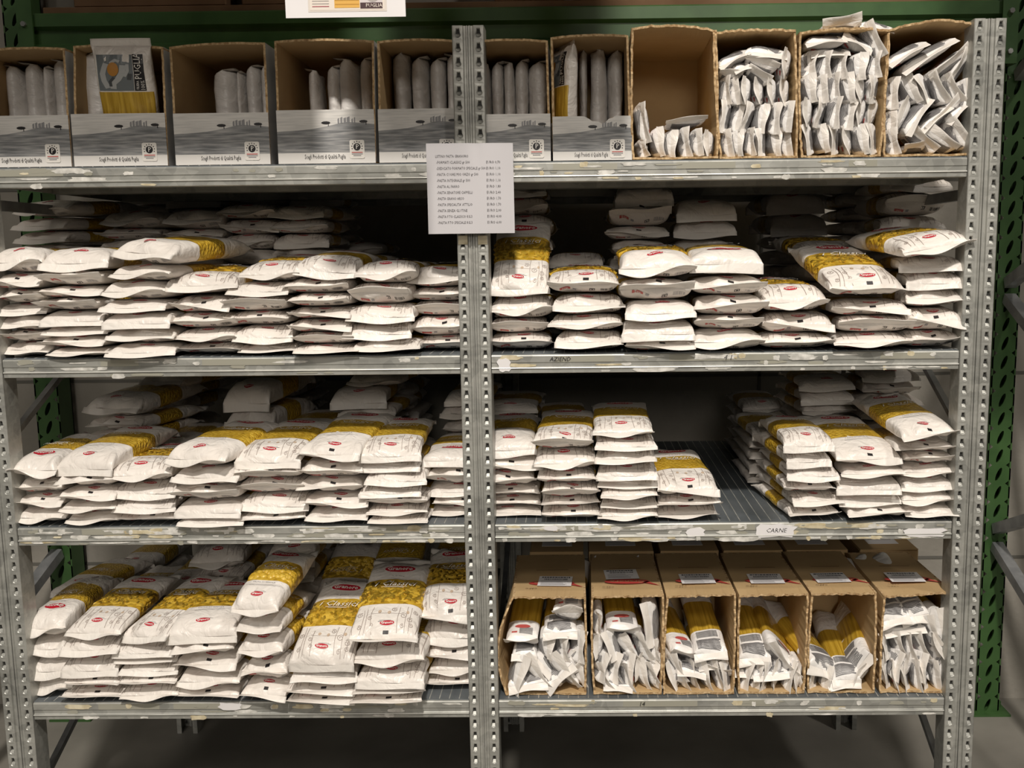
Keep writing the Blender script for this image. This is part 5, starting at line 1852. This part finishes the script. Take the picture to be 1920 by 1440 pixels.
for fi, (reg, where, Yf, rows, loose) in enumerate(FILL):
    quad = (TOPC[fi] if fi < 4 else BOTC[fi - 4])[1]
    za = S1 if fi < 4 else S4
    wl = [max(pix(quad[0][0], quad[0][1], 0.012).x, pix(quad[3][0], quad[3][1], 0.012).x) + 0.002, min(pix(quad[1][0], quad[1][1], 0.012).x, pix(quad[2][0], quad[2][1], 0.012).x) - 0.002]
    if fi == 4:
        wl[0] -= 0.014
    lim = (wl[0], wl[1], za)
    g = 'spaghetti packs in the ' + where
    for nm, yc, xa, xb, n, ang, h in rows:
        sp = (xb - xa) / (n - 1)
        for k in range(n):
            a = ang + prng.uniform(-7, 7)
            pack_at(reg, xa + sp * k + prng.uniform(-5, 5), yc + prng.uniform(-8, 8), a, h * prng.uniform(0.94, 1.04), sp * 0.93 * cos(radians(a)),
                    'white spaghetti pack, %s from left, %s, %s' % (ORDN[k], nm, where), g, Yf + prng.uniform(-0.006, 0.01), lim=lim)
    order = sorted(range(len(loose)), key=lambda q: (loose[q][1], loose[q][0]))
    for rank, q in enumerate(order):
        x, y, a, h, w, *rest = loose[q]
        tl, yw = rest if rest else (0.0, 0.0)
        lean = 'lying flat' if 70 < abs(a) < 110 else ('leaning right' if a > 10 else ('leaning left' if a < -10 else 'standing upright'))
        if tl > 8:
            lean = 'with golden side showing, ' + lean
        rk = 'topmost' if rank == 0 else ('lowest' if rank == len(order) - 1 else (['', 'second', 'third', 'fourth', 'fifth', 'sixth', 'seventh', 'eighth', 'ninth', 'tenth', 'eleventh', 'twelfth', 'thirteenth', 'fourteenth', 'fifteenth', 'sixteenth', 'seventeenth', 'eighteenth', 'nineteenth', 'twentieth', 'last', 'last'][rank] + ' highest'))
        pack_at(reg, x, y, a, h, w, 'spaghetti pack %s, %s loose one, %s' % (lean, rk, where), g, Yf + prng.uniform(-0.006, 0.008), tl, yw, lim=lim if not (fi == 2 and y < 250) else None)

# ------------------------------------------------------------------ price list, hanging picture, added shade boards
LINES = [('LISTINO PASTA GRANORO', ''), ('-FORMATI CLASSICI gr 500', 'EURO 0,70'), ('-DEDICATO FORMATO SPECIALE gr 500', 'EURO 1,10'), ('-PASTA CUORE MIO ORZO gr 500', 'EURO 1,10'), ('-PASTA INTEGRALE gr 500', 'EURO 1,10'), ('-PASTA AL FARRO', 'EURO 1,80'), ('-PASTA SENATORE CAPPELLI', 'EURO 2,40'),
         ('-PASTA GRANO ARSO', 'EURO 1,70'), ("-PASTA SPECIALITA' ATTILIO", 'EURO 1,70'), ('-PASTA SENZA GLUTINE', 'EURO 2,00'), ('-PASTA F.TO CLASSICO KG.3', 'EURO 4,00'), ('-PASTA F.TO SPECIALE KG.3', 'EURO 6,00')]
YP = -0.016
c = [pix(798.5, 269, YP), pix(961.5, 268, YP), pix(965.5, 437, YP), pix(804, 439, YP)]


def sheet_y(u, v):
    return -0.0045 * sin(pi * u) * (1 - v * 0.6) + 0.004 * math.exp(-((u - 0.57) / 0.05) ** 2) * max(0, (v - 0.7)) * 3 - 0.003 * (1 - v) ** 2


def sheet(u, v, off=0.0):
    p = (c[3] * (1 - u) + c[2] * u) * (1 - v) + (c[0] * (1 - u) + c[1] * u) * v
    return Vector((p.x, YP + sheet_y(u, v) - off, p.z))


m = MB()
nu, nv = 24, 16
g = [sheet(i / nu, j / nv) for j in range(nv + 1) for i in range(nu + 1)]
g += [p + Vector((0, 0.0003, 0)) for p in g]
n = (nu + 1) * (nv + 1)
fs = []
for j in range(nv):
    for i in range(nu):
        a = j * (nu + 1) + i
        fs += [(a, a + 1, a + nu + 2, a + nu + 1), (n + a, n + a + nu + 1, n + a + nu + 2, n + a + 1)]
pl = place('price_list', mk('price_list', g, fs, mat('thin_shaded_paper', (0.58, 0.565, 0.585), 0.7, spec=0.2)))  # darker grey carries the shade that falls on this white sheet
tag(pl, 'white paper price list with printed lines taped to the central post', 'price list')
vs, fs, fm = [], [], []
for k, (a, b) in enumerate(LINES):
    v0 = 1 - (0.1435 + 0.0667 * k)
    for s, u0, tgt in ((a, 0.115 if k else 0.105, [0.38, 0.385, 0.565, 0.48, 0.385, 0.26, 0.41, 0.31, 0.405, 0.345, 0.40, 0.40][k]), (b, 0.69, 0.16)):
        if not s:
            continue
        tv, tf = text2d(s, 1.0)
        x0, x1 = min(p[0] for p in tv), max(p[0] for p in tv)
        kx = tgt / (x1 - x0)
        bb = len(vs)
        vs += [sheet(u0 + (x - x0) * kx, v0 + y * 0.041, 0.0006) for x, y in tv]
        fs += [tuple(i + bb for i in q) for q in tf]
place('printed_text', mk('printed_text', vs, fs, mat('printer_ink', (0.09, 0.085, 0.09), 0.6), smooth=False), pl)

YS = -0.325
s0, s1 = pix(536, 31, YS), pix(761, 34, YS)
w = s1.x - s0.x
zb = (s0.z + s1.z) / 2
hgt = w * 0.80
sg_o = empty('picture_sheet', ((s0.x + s1.x) / 2, YS, zb))
tag(sg_o, 'white sheet with a printed spaghetti pack picture hanging over the top shelf', 'sign')
m = MB().box(-w / 2, w / 2, 0, 0.0006, 0, hgt)
sh_o = m.build('sheet', M['paper'], sg_o)
m = MB()
def rr(a0, a1, b0, b1, mi, o=0.0003):
    m.add([(-w / 2 + w * a0, -o, w * b0), (-w / 2 + w * a1, -o, w * b0), (-w / 2 + w * a1, -o, w * b1), (-w / 2 + w * a0, -o, w * b1)], [(0, 1, 2, 3)], mi)
rr(0.19, 0.845, 0.045, 0.42, 0)
rr(0.205, 0.825, 0.058, 0.405, 4, 0.0005)
for k in range(6):
    rr(0.225, 0.365, 0.085 + k * 0.022, 0.091 + k * 0.022, 3 if k else 5, 0.0008)
rr(0.41, 0.62, 0.075, 0.40, 1, 0.0008)
for k in range(9):
    rr(0.415, 0.615, 0.10 + k * 0.033, 0.106 + k * 0.033, 6, 0.001)
rr(0.625, 0.81, 0.068, 0.115, 2, 0.0008)
rr(0.625, 0.81, 0.115, 0.36, 7, 0.0008)
v, f = text2d('PUGLIA', 0.043 * w / 0.18 * 0.18)
m.add([(-w / 2 + w * 0.74 + a * 0.95, -0.0012, w * 0.091 + b * 0.95) for a, b in v], f, 4)
v, f = ellipse(0, 0, w * 0.055, w * 0.05, 16, (1.0,))
m.add([(-w / 2 + w * 0.73 + a, -0.0011, w * 0.17 + b) for a, b in v], f, 3)
m.build('pack_picture', [mat('pale_print', (0.72, 0.66, 0.6), 0.6), mat('spaghetti_print', (0.75, 0.42, 0.08), 0.6), mat('band_print', (0.06, 0.025, 0.03), 0.6), mat('grey_line_print', (0.42, 0.38, 0.36), 0.6), mat('cream_print', (0.8, 0.72, 0.64), 0.6), mat('red_line_print', (0.4, 0.08, 0.1), 0.6), mat('orange_print', (0.55, 0.27, 0.03), 0.6), mat('soft_print', (0.66, 0.6, 0.6), 0.6)], sh_o)

# boards added out of view to shade the printed cartons and green beam
for i, (xa, xb, za, zz, lb) in enumerate(((-1.22, -0.235, 0.79, 2.2, 'wide brown board added out of view to shade the left cartons'), (-0.185, 0.285, 0.79, 2.2, 'narrow brown board added out of view to shade the central cartons'), (0.93, 1.30, 0.97, 2.2, 'brown board added high over the end post to block light'))):
    hb = empty('shade_board', ((xa + xb) / 2, -0.45 if i == 3 else -0.305, za))
    tag(hb, lb, 'board', 'boards added to shade the shelves')
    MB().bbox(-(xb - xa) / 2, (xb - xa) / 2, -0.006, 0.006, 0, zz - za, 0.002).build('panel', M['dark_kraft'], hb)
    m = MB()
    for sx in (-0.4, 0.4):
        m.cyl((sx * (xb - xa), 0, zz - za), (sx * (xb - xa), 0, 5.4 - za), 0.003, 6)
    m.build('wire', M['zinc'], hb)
